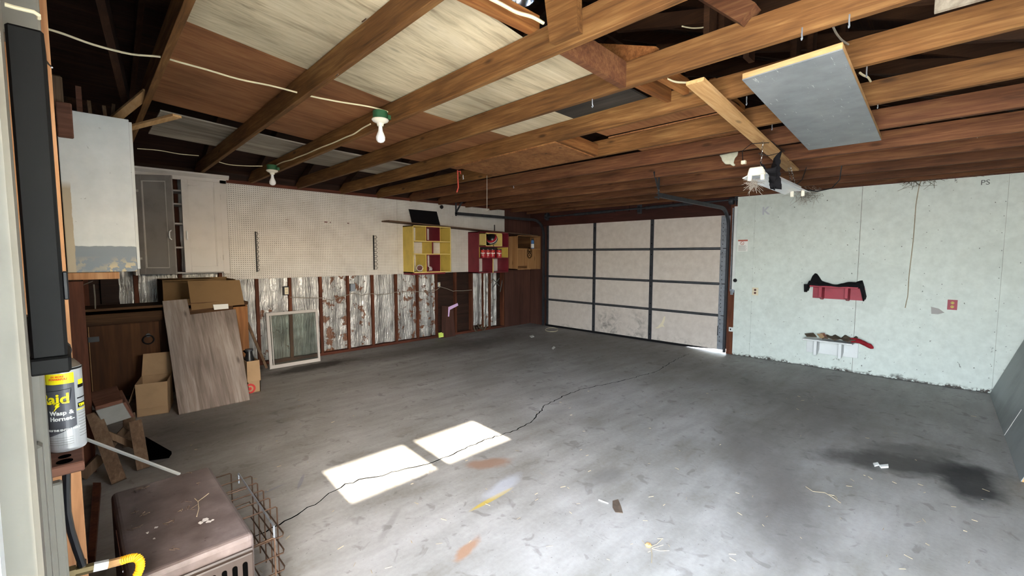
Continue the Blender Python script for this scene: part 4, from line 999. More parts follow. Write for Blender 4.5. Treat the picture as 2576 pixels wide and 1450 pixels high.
# window sash leaning
ws = thing('window_sash', 'white aluminium framed window sash leaning on the foil wall', 'window sash', (2.1, 6.3, 0))
nn = Vector((1, 0, 0)).cross(Vector((0, .30, .70))).normalized()
c4 = [PL(u, v, (0, 6.215, .004), nn) for u, v in ((678, 932), (805, 910), (797, 779), (668, 790))]
for q in c4[:2]: q.z = .004
def lerp2(a, b): return c4[0]*(1-a)*(1-b)+c4[1]*a*(1-b)+c4[2]*a*b+c4[3]*(1-a)*b
fw = .042
for nm, (a0, a1, b0, b1) in {'bottom': (0, 1, 0, .062), 'top': (0, 1, .948, 1), 'left': (0, .055, .062, .948), 'right': (.955, 1, .062, .948)}.items():
    MB().prism([lerp2(a0, b0), lerp2(a1, b0), lerp2(a1, b1), lerp2(a0, b1)], nn*.025).build('frame_rail', M['ltgrey_paint'], ws, .002)
MB().prism([lerp2(.075, .062), lerp2(.09, .062), lerp2(.09, .948), lerp2(.075, .948)], nn*.02).build('frame_rail', M['ltgrey_paint'], ws)
MB().prism([lerp2(.05, .05), lerp2(.96, .05), lerp2(.96, .955), lerp2(.05, .955)], nn*.004).build('glass_pane', M['glass'], ws)

# ---- sawhorse stool and lumber in the dark corner
sl = thing('step_stool', 'small wooden sawhorse stool with a chipped white end, in the dark left corner', 'stool', (.19, 4.1, 0))
A = [P(240, 1034, y=4.0), P(309, 1014, y=4.0), P(331, 1051, y=4.0), P(263, 1073, y=4.0)]
MB().prism(A, (0, .03, 0)).build('end_board', M['ink_grey'], sl, .003)
MB().prism([A[0], A[1], A[1]+Vector((-.01, .32, .03)), A[0]+Vector((-.03, .32, .03))], (0, 0, .025)).build('seat', M['bracketwood'], sl, .003)
MB().prism([A[1], A[2], A[2]+Vector((0, .3, 0)), A[1]+Vector((0, .3, .02))], (.015, 0, 0)).build('side_board', M['bracketwood'], sl)
def floorpt(u, v): return P(u, v, z=.012)
MB().bar(P(236, 1040, y=4.05), floorpt(300, 1212), .075, .035, (0, 1, 0)).build('leg', M['lumber'], sl)
MB().bar(P(340, 1060, y=4.05), floorpt(361, 1180), .07, .035, (0, 1, 0)).build('leg', M['lumber'], sl)
MB().bar(P(238, 1035, y=4.3), floorpt(222, 1150), .07, .035, (0, 1, 0)).build('leg', M['lumber'], sl)
MB().bar(P(325, 1045, y=4.3), floorpt(325, 1120), .07, .035, (0, 1, 0)).build('leg', M['lumber'], sl)
MB().bar(P(318, 1078, y=4.15), P(272, 1128, y=4.15), .045, .02, (0, 1, 0)).build('brace', M['lumber'], sl)
MB().bar(P(268, 1092, y=4.12), P(340, 1122, y=4.12), .04, .02, (0, 1, 0)).build('brace', M['lumber'], sl)
tag(MB().bar(floorpt(206, 1208)+Vector((0, 0, .02)), P(256, 1150, y=4.0), .06, .035, (0, 1, 0)).build('lumber_offcut', M['lumber']), 'grey lumber offcut slanting beside the stool at its left', 'lumber')
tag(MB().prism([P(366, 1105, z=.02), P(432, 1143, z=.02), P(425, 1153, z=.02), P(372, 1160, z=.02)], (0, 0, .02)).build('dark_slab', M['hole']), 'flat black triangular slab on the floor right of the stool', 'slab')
tag(MB().prism([P(235, 1230, z=.01), P(255, 1230, z=.01), P(240, 1420, z=.01), P(222, 1420, z=.01)], (0, 0, .04)).build('floor_lumber', M['stud']), 'dark brown length of lumber lying along the near wall', 'lumber')
tag(MB().bar(P(210, 1103, y=2.75), P(452, 1194, y=2.45), .010, .009, (0, 0, 1)).build('trim_stick', M['white']), 'long thin white trim stick slanting behind the brown heater', 'stick')

# ---- brown gas heater
ht = thing('gas_heater', 'brown enamelled gas room heater with louvred front at lower left', 'heater', (.22, 1.85, 0))
x0, x1, y0, y1, zt_ = .060, .372, 1.545, 2.19, .60
MB().box(x0, x1, y0, y1, .05, zt_).build('casing', M['heater'], ht, .018, seg=4)
MB().box(x0+.01, x1-.006, y0-.008, y0+.02, .06, zt_-.055).build('front_panel', M['heaterfront'], ht, .006, seg=2)
MB().tube([(x0+.012, y0-.006, zt_-.045), (x1-.01, y0-.006, zt_-.045)], .006, 6).build('front_bead', M['heaterfront'], ht)
for k in range(8):
    x = x1-.032-k*.028
    m_ = MB(); zt2 = zt_-.085; zb2 = zt_-.16
    pts = [(x+.007*math.cos(math.radians(a)), y0-.0095, zt2+.007*math.sin(math.radians(a))) for a in range(0, 181, 30)] + [(x+.007*math.cos(math.radians(a)), y0-.0095, zb2+.007*math.sin(math.radians(a))) for a in range(180, 361, 30)]
    m_.prism(pts, (0, .004, 0)).build('louvre_slot', M['hole'], ht)
for xx in (x0+.03, x1-.03):
    for yy in (y0+.04, y1-.04): MB().lathe([(0, 0), (.015, 0), (.015, .055), (0, .055)], (xx, yy, 0), 10).build('foot', M['black'], ht)
MB().tube([(x0+.002, y0+.1, zt_-.02), (x0+.002, y1-.28, zt_-.02)], .004, 5).build('chrome_strip', M['chrome'], ht)
MB().lathe([(0, -.002), (.007, -.002), (.006, .003), (0, .003)], (x0+.155, y0-.009, zt_-.075), 10, Matrix.Rotation(math.pi/2, 3, 'X')).build('screw', M['steel'], ht)
# splash of light paint and debris on its top
mb = MB(); rnd = random.Random(5)
for u, v, r in ((515, 1310, .012), (526, 1313, .009), (505, 1316, .008), (535, 1309, .006), (392, 1328, .006), (371, 1341, .005), (388, 1356, .004)):
    c = P(u, v, z=zt_+.0008); n_ = 7; pl = [(c.x+r*rnd.uniform(.5, 1.3)*math.cos(2*math.pi*k/n_), c.y+r*rnd.uniform(.5, 1.3)*math.sin(2*math.pi*k/n_), zt_+.0008) for k in range(n_)]
    mb.prism(pl, (0, 0, .0006))
mb.build('paint_splash', M['ltgrey_paint'], ht)['kind'] = 'stuff'
def twig(name, label, pts, r, cat='twig', group=None, z=None, mat='twig'):
    mb = MB()
    for pl in pts: mb.tube(pl, r, 5)
    return tag(mb.build(name, M[mat]), label, cat, group)
z_ = zt_+.004
twig('dry_twig', 'curved dry twig on top of the brown heater', [[P(495, 1300, z=z_), P(500, 1280, z=z_), P(498, 1262, z=z_), P(512, 1252, z=z_), P(525, 1242, z=z_)], [P(498, 1262, z=z_), P(490, 1255, z=z_)]], .0014)
mb = MB()
for u, v in ((355, 1230), (345, 1237), (362, 1228), (335, 1290), (355, 1296), (370, 1294), (455, 1283), (475, 1280), (492, 1278), (430, 1310), (420, 1318), (345, 1330), (335, 1333), (470, 1262), (505, 1215), (476, 1190), (440, 1380)):
    c = P(u, v, z=z_-.001)
    for k in range(3):
        d = Vector((rnd.uniform(-1, 1), rnd.uniform(-1, 1), 0)).normalized()*rnd.uniform(.004, .013); o_ = Vector((rnd.uniform(-.01, .01), rnd.uniform(-.01, .01), .001)); mb.tube([c+o_-d, c+o_+d], rnd.uniform(.0006, .0016), 4)
o = mb.build('dust_debris', M['rust_dirt']); o['kind'] = 'stuff'; tag(o, 'dry bits and dust clumps scattered over the brown heater top', 'debris')
# gas pipe, yellow corrugated hose
gpipe = thing('gas_connector', 'old brass gas valve and yellow corrugated hose running to the heater', 'gas hose', (.0, 1.52, .0))
yv = 1.47
a, b, c = P(148, 1452, y=yv), P(235, 1428, y=yv), P(300, 1414, y=yv)
MB().tube([a, P(190, 1440, y=yv)], .017, 8).tube([P(185, 1441, y=yv), b], .012, 8).build('pipe', M['brass'], gpipe)
MB().tube([P(205, 1412, y=yv), P(206, 1440, y=yv)], .009, 8).build('valve_stem', M['brass'], gpipe)
MB().tube([b, P(272, 1420, y=yv)], .011, 6).build('flare_nut', M['paper'], gpipe)
MB().tube([P(270, 1421, y=yv), P(308, 1411, y=yv)], .010, 6).build('brass_nut', M['pine'], gpipe)
hp = [P(305, 1412, y=yv), P(325, 1405, y=yv-.01), P(343, 1403, y=yv-.02), P(353, 1412, y=yv-.03), P(353, 1430, y=yv-.03), P(343, 1452, y=yv-.03), P(325, 1490, y=yv-.02)]
fin = []
for i in range(len(hp)-1):
    for k in range(7): fin.append(hp[i].lerp(hp[i+1], k/7))
for _ in range(3): fin = [fin[0]]+[(fin[i-1]+fin[i]*2+fin[i+1])/4 for i in range(1, len(fin)-1)]+[fin[-1]]
MB().tube(fin, [.0105 if i % 2 else .0082 for i in range(len(fin))], 10).build('corrugated_hose', M['hose_yellow'], gpipe)
hs = [P(167, 1180, y=1.47), P(167, 1240, y=1.46), P(169, 1290, y=1.46), P(178, 1335, y=1.46), P(192, 1380, y=1.46), P(208, 1425, y=1.46)]
tag(MB().tube(hs, .0075, 8).build('black_hose', M['blackplastic']), 'black rubber hose curving down the white casing at lower left', 'hose')

# ---- wire rack
wk = thing('wire_rack', 'rusty bent-wire rack standing on the floor beside the brown heater', 'wire rack', (.47, 2.25, 0))
r_ = .0032
xl, xr, yn, yf = .382, .585, 1.96, 2.50
for z in (.30, .225, .15, .07):
    MB().tube([(xl, yf, z), (xr, yf, z), (xr, yn+.02, z), (xr-.008, yn, z), (xl, yn, z)], r_, 5).build('tier_wire', M['rust'], wk)
for y in (2.475, 2.38, 2.285, 2.19, 2.09):
    MB().tube([(xl, y, .365), (xr+.004, y, .368), (xr+.010, y, .362), (xr+.010, y, .004)], r_, 5).build('upright_wire', M['rust'], wk)
MB().tube([(xl, 2.62, .35), (.53, 2.62, .352), (.535, 2.62, .345), (.535, 2.62, .02), ], r_, 5).build('upright_wire', M['rust'], wk)
MB().tube([(.50, 1.80, .004), (.50, 1.80, .40), (.49, 1.80, .405), (xl, 1.80, .40)], r_, 5).build('upright_wire', M['rust'], wk)
for x in (.44, .52): MB().tube([(x, yf, .07), (x, yn, .07)], r_, 5).build('tier_wire', M['rust'], wk)
ra = P(600, 1192, z=.40); rb = P(689, 1325, z=.37)
MB().tube([ra-Vector((0, 0, .05)), ra, rb, rb-Vector((0, 0, .08))], r_*1.2, 5).build('bright_bar', M['galv'], wk)

# ---- insecticide can on its bracket shelf
bs = thing('bracket_shelf', 'little brown wooden wall shelf with two round holes, under the spray can', 'shelf', (-.04, 1.46, .985))
MB().box(-.072, -.002, 1.385, 1.56, .995, 1.018).build('shelf_board', M['bracketwood'], bs, .003)
MB().prism([(-.098, 1.34, .915), (-.072, 1.34, .915), (-.072, 1.34, 1.04), (-.098, 1.34, 1.06)], (0, .24, 0)).build('cleat', M['bracketwood'], bs, .003)
for yy, rx in ((1.41, .014), (1.445, .011)): MB().lathe([(0, 0), (rx, 0), (rx, .0012), (0, .0012)], (-.034, yy, 1.0182), 18).build('round_hole', M['hole'], bs)
ccx, ccy, cz, cr = -.028, 1.505, 1.0195, .0335
can = thing('insecticide_can', 'yellow topped dark grey insect spray can standing on the little wall shelf', 'can', (ccx, ccy, cz))
Hc = .198
MB().lathe([(0, 0), (cr*.93, 0), (cr, .004), (cr, .008), (cr*.985, .011), (cr*.985, Hc-.008), (cr, Hc-.005), (cr, Hc), (cr*.95, Hc+.002)], (ccx, ccy, cz), 40).build('body', M['cansilver'], can)
MB().lathe([(cr*.96, Hc-.001), (cr*.9, Hc+.006), (cr*.62, Hc+.018), (cr*.4, Hc+.022), (0, Hc+.022)], (ccx, ccy, cz), 30).build('dome', M['debris'], can)
MB().lathe([(cr*.985, Hc), (cr*1.01, Hc+.001), (cr*1.01, Hc-.003), (cr*.985, Hc-.004)], (ccx, ccy, cz), 40).build('rim', M['black'], can)
na = Vector((ccx-.0, ccy, cz+Hc+.022))
MB().lathe([(0, 0), (.007, 0), (.007, .012), (.016, .016), (.017, .03), (.012, .038), (0, .038)], na, 16).build('nozzle', M['blackplastic'], can)
MB().tube([na+Vector((.006+.010*math.cos(t*math.pi/8), -.012, .020+.014*math.sin(t*math.pi/8))) for t in range(16)], .003, 6, True).build('trigger_ring', M['blackplastic'], can)
# direction from the can to the doorway (its label faces there)
fa = math.atan2(-ccy, -ccx)
def patch(mb, a0, a1, za, zb, r=cr*.9905, n=16, fz=None):
    for k in range(n):
        t0, t1 = a0+(a1-a0)*k/n, a0+(a1-a0)*(k+1)/n
        z00 = za if fz is None else fz(t0); z01 = za if fz is None else fz(t1)
        mb.add([(ccx+r*math.cos(t), ccy+r*math.sin(t), cz+z) for t, z in ((t0, z00), (t1, z01), (t1, zb), (t0, zb))], [(0, 1, 2, 3)])
    return mb
fa_ = fa+math.radians(32)        # right edge of the front label
patch(MB(), 0, 2*math.pi, Hc-.034, Hc-.009, cr*.992, 40).build('yellow_band', M['canyellow'], can)
patch(MB(), fa_, fa_+math.radians(150), .012, Hc-.009, cr*.996, 20).build('side_label', M['cansilver'], can)
patch(MB(), fa_-math.radians(170), fa_, .012, Hc-.034, cr*.9915, 30).build('front_label', M['cangrey'], can)
mb = MB(); ra_ = cr*.994
for k in range(18):
    t0, t1 = fa_-math.radians(150)*(1-k/18), fa_-math.radians(150)*(1-(k+1)/18); h0, h1 = .030+.030*(k/18)**1.3, .030+.030*((k+1)/18)**1.3
    mb.add([(ccx+ra_*math.cos(t), ccy+ra_*math.sin(t), cz+z) for t, z in ((t0, .012), (t1, .012), (t1, h1), (t0, h0))], [(0, 1, 2, 3)])
mb.build('silver_sweep', M['cansilver'], can)
def wrapc(a_start, z, rad=cr*.994):
    def fn(tx, ty, tz): 
        a = a_start+tx/cr; r = rad+.0003+tz*.4; return (ccx+r*math.cos(a), ccy+r*math.sin(a), cz+z+ty)
    return fn
fc = fa
mb = MB(); text_on(mb, 'Raid', .034, wrapc(fc-math.radians(88), .118), .0009); mb.build('brand_lettering', M['canyellow'], can)
mb = MB()
text_on(mb, 'Wasp &', .0135, wrapc(fc-math.radians(52), .091), .0004); text_on(mb, 'Hornet', .0135, wrapc(fc-math.radians(52), .077), .0004)
text_on(mb, 'KILLS THE ENTIRE NEST', .0062, wrapc(fc-math.radians(70), .052), .0002)
text_on(mb, 'KILLER', .003, wrapc(fc+math.radians(10), .078), .0001)
mb.build('white_lettering', M['paper'], can)
mb = MB(); text_on(mb, '2X MORE', .0055, wrapc(fc-math.radians(38), Hc-.0175, cr*.9945), .0002); text_on(mb, 'POWERFUL!', .006, wrapc(fc-math.radians(45), Hc-.024, cr*.9945), .0003); mb.build('orange_lettering', M['orange'], can)
mb = MB(); patch(mb, fa_+.12, fa_+1.4, .100, .112, cr*.998, 10); patch(mb, fa_+.1, fa_+1.4, .122, .125, cr*.998, 10); patch(mb, fa_+.2, fa_+.8, .148, .156, cr*.998, 10)
mb.build('black_bar', M['black'], can)
mb = MB(); text_on(mb, 'TIPS:', .009, wrapc(fa_+.18, .1025, cr*.9995), .0005); patch(mb, fa_+.05, fa_+1.4, .094, .0965, cr*.998, 10); patch(mb, fa_+.25, fa_+.75, .156, .168, cr*.998, 8); mb.build('yellow_print', M['canyellow'], can)
mb = MB()
for k in range(9): patch(mb, fa_+.12, fa_+1.3, .030+k*.007, .0318+k*.007, cr*.998, 8)
for k in range(4): patch(mb, fa_-1.7, fa_-.25, .018+k*.0055, .0192+k*.0055, cr*.9965, 10)
mb.build('fine_print', M['ink_grey'], can)
mb = MB(); bolt = [(0, 0), (.006, .012), (.003, .012), (.009, .022), (.014, .022), (.011, .015), (.014, .015)]
mb.add([wrapc(fc-math.radians(38), .099, cr*.9945)(x, y, .0004) for x, y in bolt], [tuple(range(len(bolt)))]); mb.build('lightning_bolt', M['canyellow'], can)
mb = MB(); bl = [(0, .0), (.062, .012), (.066, .040), (.004, .034)]
pts_ = []
for i in range(4):
    a, b = Vector(bl[i]), Vector(bl[(i+1) % 4])
    for k in range(6): pts_.append(a.lerp(b, k/6))
mb.tube([wrapc(fc-math.radians(92), .112, cr*.993)(q.x, q.y, .0006) for q in pts_], .0006, 4, True); mb.build('badge_outline', M['black'], can)
# black metal box above it
bb = thing('metal_box', 'tall narrow black metal box fixed beside the doorway, above the insect spray', 'metal box', (-.04, 1.25, 1.27))
MB().box(-.062, -.014, 1.2, 1.34, 1.292, 1.895).build('housing', M['black'], bb, .004)
MB().box(-.066, -.010, 1.195, 1.345, 1.262, 1.294).build('base_plate', M['black'], bb, .004)
MB().box(-.014, -.006, 1.22, 1.25, 1.40, 1.455).build('latch', M['blackplastic'], bb, .002)
cp = [P(-30, 42, y=1.19), P(0, 46, y=1.19), P(12, 11, y=1.19), P(35, 18, y=1.19), P(60, 24, y=1.19), P(85, 30, y=1.19), P(97, 38, y=1.19), P(97, 46, y=1.20)]
tag(MB().tube(cp[2:], .0035, 8).build('draped_cord', M['cable']), 'short white cord draped over the top of the black metal box', 'cord')
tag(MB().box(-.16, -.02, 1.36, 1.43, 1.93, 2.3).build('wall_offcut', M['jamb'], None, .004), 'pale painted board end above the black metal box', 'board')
tag(MB().tube([P(112, 148, y=1.42), P(122, 162, y=1.41), P(131, 170, y=1.40)], .002, 5).build('bent_nail', M['chrome']), 'bent nail sticking out of the orange stud edge', 'nail')

# ================================================================== LAMPS AND CABLES
def lampholder(x, y, z, label):
    t = thing('bulb_lamp', label, 'lamp', (x, y, z), 'porcelain bulb lamps on the joist')
    MB().lathe([(0, 0), (.05, 0), (.052, -.005), (.052, -.055), (0, -.055)], (x, y, z), 20).build('junction_box', M['green'], t)
    MB().box(x+.045, x+.075, y-.03, y-.005, z-.05, z-.02).build('box_tab', M['green'], t)
    MB().lathe([(0, -.055), (.058, -.055), (.060, -.062), (.052, -.072), (.026, -.084), (.022, -.10), (.019, -.104), (0, -.104)], (x, y, z), 24).build('holder', M['porcelain'], t)
    MB().lathe([(.013, -.104), (.015, -.125), (.017, -.140), (.026, -.160), (.033, -.182), (.031, -.203), (.019, -.217), (0, -.222)], (x, y, z), 20).build('bulb', M['bulb'], t)
    return t
lampholder(1.632, 2.995, 2.515, 'bare bulb lamp with green box on the joist, nearer the camera')
lampholder(1.632, 5.42, 2.475, 'bare bulb lamp with green box on the joist, nearer the pegboard wall')
def cable(label, pts, r=.0055, mat='cable', name='cable'):
    out = []
    for i in range(len(pts)-1):
        for k in range(4): out.append(Vector(pts[i]).lerp(Vector(pts[i+1]), k/4))
    out.append(Vector(pts[-1]))
    for _ in range(2): out = [out[0]]+[(out[i-1]+out[i]*2+out[i+1])/4 for i in range(1, len(out)-1)]+[out[-1]]
    return tag(MB().tube(out, r, 6).build(name, M[mat]), label, 'cable')
cable('cream cable running from the near wall through the joists to the nearer bulb', [P(u, v, z=zz) for u, v, zz in ((100, 67, 2.56), (160, 85, 2.555), (230, 112, 2.545), (330, 138, 2.55), (405, 142, 2.60), (445, 155, 2.58), (520, 175, 2.565), (600, 200, 2.56), (680, 215, 2.56), (745, 232, 2.555), (785, 243, 2.55), (850, 256, 2.545), (930, 268, 2.535), (984, 283, 2.53), (958, 290, 2.51))])
cable('cream cable along the joist between the two bulb lamps', [P(u, v, x=1.685) for u, v in ((932, 312), (912, 322), (890, 338), (870, 345), (838, 360), (805, 372), (770, 388), (745, 397), (735, 402), (710, 408), (693, 417))])
cable('thin cable along the eave behind the grey weathered plank', [P(u, v, y=5.6) for u, v in ((345, 374), (400, 378), (450, 388), (500, 392))], .004)
cable('thin cable ending at the bulb lamp nearer the wall', [P(u, v, y=5.6) for u, v in ((545, 406), (575, 415), (620, 418), (660, 418))], .004)
cable('white cable over the red blocking between third and fourth joists', [P(u, v, z=2.585) for u, v in ((1225, -8), (1265, 12), (1300, 32), (1340, 42), (1367, 58))], .008)
cable('white cable curving between the joists below the dark struts', [P(u, v, z=2.57) for u, v in ((1448, 116), (1475, 130), (1500, 147), (1535, 162), (1562, 164))], .007)
cable('short white cable span between fourth and fifth joists', [P(u, v, z=2.545) for u, v in ((1678, 198), (1700, 207), (1735, 208), (1785, 213))], .006)
cable('grey cable dropping beside the upper corner of the grey panel', [P(u, v, z=2.56) for u, v in ((2094, 64), (2104, 85), (2118, 102), (2134, 112))], .005, 'cablegrey')
cable('short cable end right of the grey panel', [P(u, v, z=2.53) for u, v in ((2163, 183), (2172, 190), (2184, 194), (2190, 205))], .006)
cable('thin wire strung across the dark struts in the loft', [P(u, v, z=2.85) for u, v in ((1715, 66), (1740, 71), (1765, 70), (1788, 64))], .004)
# clamp lamp up in the loft
rl = thing('reflector_lamp', 'shiny metal reflector lamp up in the loft at the top edge', 'lamp', P(1306, -2, z=2.84))
c = P(1306, -2, z=2.84); MB().lathe([(.02, .09), (.05, .085), (.075, .05), (.085, 0), (.080, 0), (.07, .045), (.04, .075), (.02, .08)], c, 24).build('shade', M['lensgrey'], rl); MB().lathe([(0, .02), (.035, .02), (.03, .06), (0, .07)], c, 16).build('bulb', M['bulb'], rl)

# fluorescent shop light
fl = thing('tube_light', 'white fluorescent shop light hanging on chains near the white wall', 'lamp', (4.33, 1.15, 2.1))
xa, xb, yc_, zf = 3.72, 4.95, 1.13, 2.105
def fx(x, y, z): return Vector((x, yc_+y, zf+z-.012*(x-xa)/1.23))
MB().prism([fx(xa+.02, -.028, 0), fx(xa+.02, .028, 0), fx(xa+.02, .028, .045), fx(xa+.02, -.028, .045)], fx(xb, 0, 0)-fx(xa+.02, 0, 0)).build('housing', M['fluor'], fl, .003)
for s_ in (-1, 1):
    MB().prism([fx(xa+.03, s_*.028, .012), fx(xa+.03, s_*.105, -.022), fx(xa+.03, s_*.105, -.017), fx(xa+.03, s_*.028, .018)], fx(xb-.01, 0, 0)-fx(xa+.03, 0, 0)).build('reflector_wing', M['fluor'], fl)
MB().prism([fx(xa, -.065, -.012), fx(xa, -.05, .05), fx(xa, .05, .05), fx(xa, .065, -.012), ], (.03, 0, 0)).build('end_cap', M['porcelain'], fl, .006)
for s_ in (-1, 1):
    for x in (xa-.004, xb-.02): MB().box(x, x+.022, yc_+s_*.045-.014, yc_+s_*.045+.014, zf-.05-.012*(x-xa)/1.23, zf-.005).build('tube_socket', M['porcelain'], fl, .004)
def chain(a, b, parent):
    a, b = Vector(a), Vector(b); n = max(4, int((b-a).length/.022)); mb = MB()
    for i in range(n):
        p = a.lerp(b, (i+.5)/n); s1 = Vector((.006, 0, 0)) if i % 2 else Vector((0, .006, 0)); d = (b-a)/n*.65
        mb.tube([p-d, p-d*.4+s1, p+d*.4+s1, p+d, p+d*.4-s1, p-d*.4-s1], .0018, 4, True)
    return mb.build('chain', M['chrome'], parent)
chain((3.82, 1.13, 2.15), (3.82, 1.12, 2.365), fl); chain((4.85, 1.13, 2.14), (4.85, 1.18, 2.33), fl); chain((4.85, 1.16, 2.14), (4.86, 1.20, 2.33), fl)
MB().tube([(3.9, 1.10, 2.36), (3.75, 1.18, 2.34), (3.68, 1.22, 2.28), (3.70, 1.22, 2.20)], .003, 5).build('power_cord', M['blackplastic'], fl)
MB().tube([(3.95, 1.1, 2.38), (4.02, 1.02, 2.30), (3.9, 1.1, 2.26), (3.86, 1.16, 2.28)], .003, 5).build('power_cord', M['blackplastic'], fl)
MB().tube([(4.94, 1.12, 2.12), (5.05, 1.0, 2.09), (5.15, .9, 2.12), (5.2, .85, 2.2), (5.2, .84, 2.33)], .005, 5).build('power_cord', M['blackplastic'], fl)
MB().tube([(4.9, 1.15, 2.14), (4.95, 1.1, 2.2), (5.0, 1.08, 2.32)], .004, 5).build('power_cord', M['blackplastic'], fl)
MB().box(3.69, 3.72, 1.20, 1.23, 2.185, 2.21).build('cord_plug', M['ivory'], fl)
# black rag over the lamp
mb = MB(); rnd = random.Random(11)
rg = [P(*q, y=1.05) for q in ((1917, 418), (1932, 424), (1942, 432), (1956, 424), (1958, 410), (1955, 440), (1948, 458), (1944, 470), (1950, 474), (1936, 444))]
LE = [P(*q, y=1.02) for q in ((1914, 407), (1922, 424), (1935, 438), (1940, 455), (1946, 473))]; RE = [P(*q, y=.99) for q in ((1962, 380), (1961, 405), (1959, 428), (1954, 452), (1953, 476))]
def rag2(a, b):
    t = b*4; i = min(3, int(t)); k = t-i; l = LE[i].lerp(LE[i+1], k); rr_ = RE[i].lerp(RE[i+1], k)
    p = l.lerp(rr_, a); sag = Vector((0, 0, -.075*math.sin(math.pi*a)*(1-b)**1.5)); return p+sag+Vector((0, .035*math.sin(a*9+b*6)*math.sin(math.pi*a)+.012*math.sin(a*23+b*11), .010*math.sin(a*13+b*4)))
mb.grid(rag2, 14, 14)
tag(mb.build('black_rag', M['cloth_black'], None, 0, .003), 'crumpled black rag hanging over the tube light', 'rag')
# dust fluff, foam patch
def blob(name, label, c, rx, ry, rz, mat, seed, cat):
    rnd = random.Random(seed); mb = MB(); n, m = 10, 7
    vs = []
    for j in range(m+1):
        for i in range(n):
            a, b = 2*math.pi*i/n, math.pi*j/m; k = rnd.uniform(.65, 1.2) if 0 < j < m else 1
            vs.append((c[0]+rx*k*math.sin(b)*math.cos(a), c[1]+ry*k*math.sin(b)*math.sin(a), c[2]+rz*k*math.cos(b)))
    fs = [(j*n+i, j*n+(i+1) % n, (j+1)*n+(i+1) % n, (j+1)*n+i) for j in range(m) for i in range(n)]
    mb.add(vs, fs, True); return tag(mb.build(name, M[mat]), label, cat)
mb = MB(); fp = [P(*q, x=4.655) for q in ((1811, 391), (1858, 382), (1856, 392), (1850, 398), (1846, 410), (1851, 416), (1846, 419), (1838, 414), (1826, 414), (1818, 405), (1816, 398))]
mb.prism(fp, (-.02, 0, 0)); tag(mb.build('foam_patch', M['foam'], None, .006), 'ragged patch of white foam stuck to the joist beside the tube light', 'foam')
def tuft(name, label, c, rx, ry, rz, n, mat, seed, cat):
    rnd = random.Random(seed); mb = MB(); c = Vector(c)
    for k in range(n):
        p = c+Vector((rnd.gauss(0, rx*.4), rnd.gauss(0, ry*.4), rnd.gauss(0, rz*.4))); pts = [p]; d = Vector((rnd.uniform(-1, 1), rnd.uniform(-1, 1), rnd.uniform(-1, .6)))*rx*.28
        for j in range(4): d = d+Vector((rnd.uniform(-1, 1), rnd.uniform(-1, 1), rnd.uniform(-1, .7)))*rx*.16; p = p+d; pts.append(p)
        mb.tube(pts, rnd.uniform(.0008, .0018), 3)
    o = mb.build(name, M[mat]); o['kind'] = 'stuff'; return tag(o, label, cat)
tuft('dust_tuft', 'wispy grey dust tuft hanging below the near end of the tube light', P(1896, 460, x=3.80), .05, .04, .035, 90, 'cobweb', 2, 'dust')
tuft('dust_tuft', 'larger grey brown dust tuft on the white wall top by the tube light', P(2030, 488, x=6.93), .08, .17, .10, 170, 'cobweb', 4, 'dust')
# rope, wire hook, small hooks
tag(MB().tube([P(1151, 429, x=2.925), P(1152, 455, x=2.925), P(1153, 472, x=2.925), P(1149, 484, x=2.925)], .007, 6).tube([P(1151, 432, x=2.925), P(1158, 431, x=2.925), P(1159, 438, x=2.925)], .006, 6).build('red_rope', M['rope_red']), 'short red rope hanging from a joist in front of the pegboard', 'rope')
tag(MB().tube([P(1225, 442, y=3.74), P(1225, 524, y=3.74)]+[P(1225, 529, y=3.74)+Vector((.015*math.sin(t*math.pi/5), 0, .015*math.cos(t*math.pi/5))) for t in range(10)], .0035, 5).build('wire_hook', M['cablegrey']), 'long thin wire with an eye at its end, hanging before the pegboard', 'wire')
HK = [(2017, 88, 'hook screw under the fourth joist, above the grey panel'), (2136, 56, 'hook screw under the fourth joist near the right edge'), (1490, 262, 'hook screw above the blackish loft board'), (2180, 183, 'hook screw right of the grey panel, higher one'), (2208, 264, 'hook screw right of the grey panel, lower one'), (1878, 256, 'hook screw left of the grey panel'), (1942, 320, 'hook screw just left of the grey panel lower down'), (1165, 447, 'hook screw beside the red rope'), (1292, 470, 'hook screw on the seventh joist'), (2459, 340, 'cream clip on a joist at right')]
for u, v, lb in HK:
    t = P(u, v, z=2.40); t.z = min(t.z, 2.40); tag(MB().tube([t+Vector((0, 0, .03)), t, t+Vector((.008, 0, -.012)), t+Vector((0, 0, -.02)), t+Vector((-.006, 0, -.014))], .003, 5).build('ceiling_hook', M['galv'] if 'cream' not in lb else M['ivory']), 'small '+lb, 'hook', 'small hooks under the joists')

for u0, v0, u1, v1, lb in ((921, 47, 920, 59, 'nail driven into the second joist from the left, near the top edge'), (845, 192, 860, 189, 'nail sticking out under the second joist from the left')):
    tag(MB().tube([P(u0, v0, x=1.10), P(u1, v1, x=1.10)+Vector((-.02, 0, 0))], .003, 6).build('joist_nail', M['rust']), lb, 'nail')
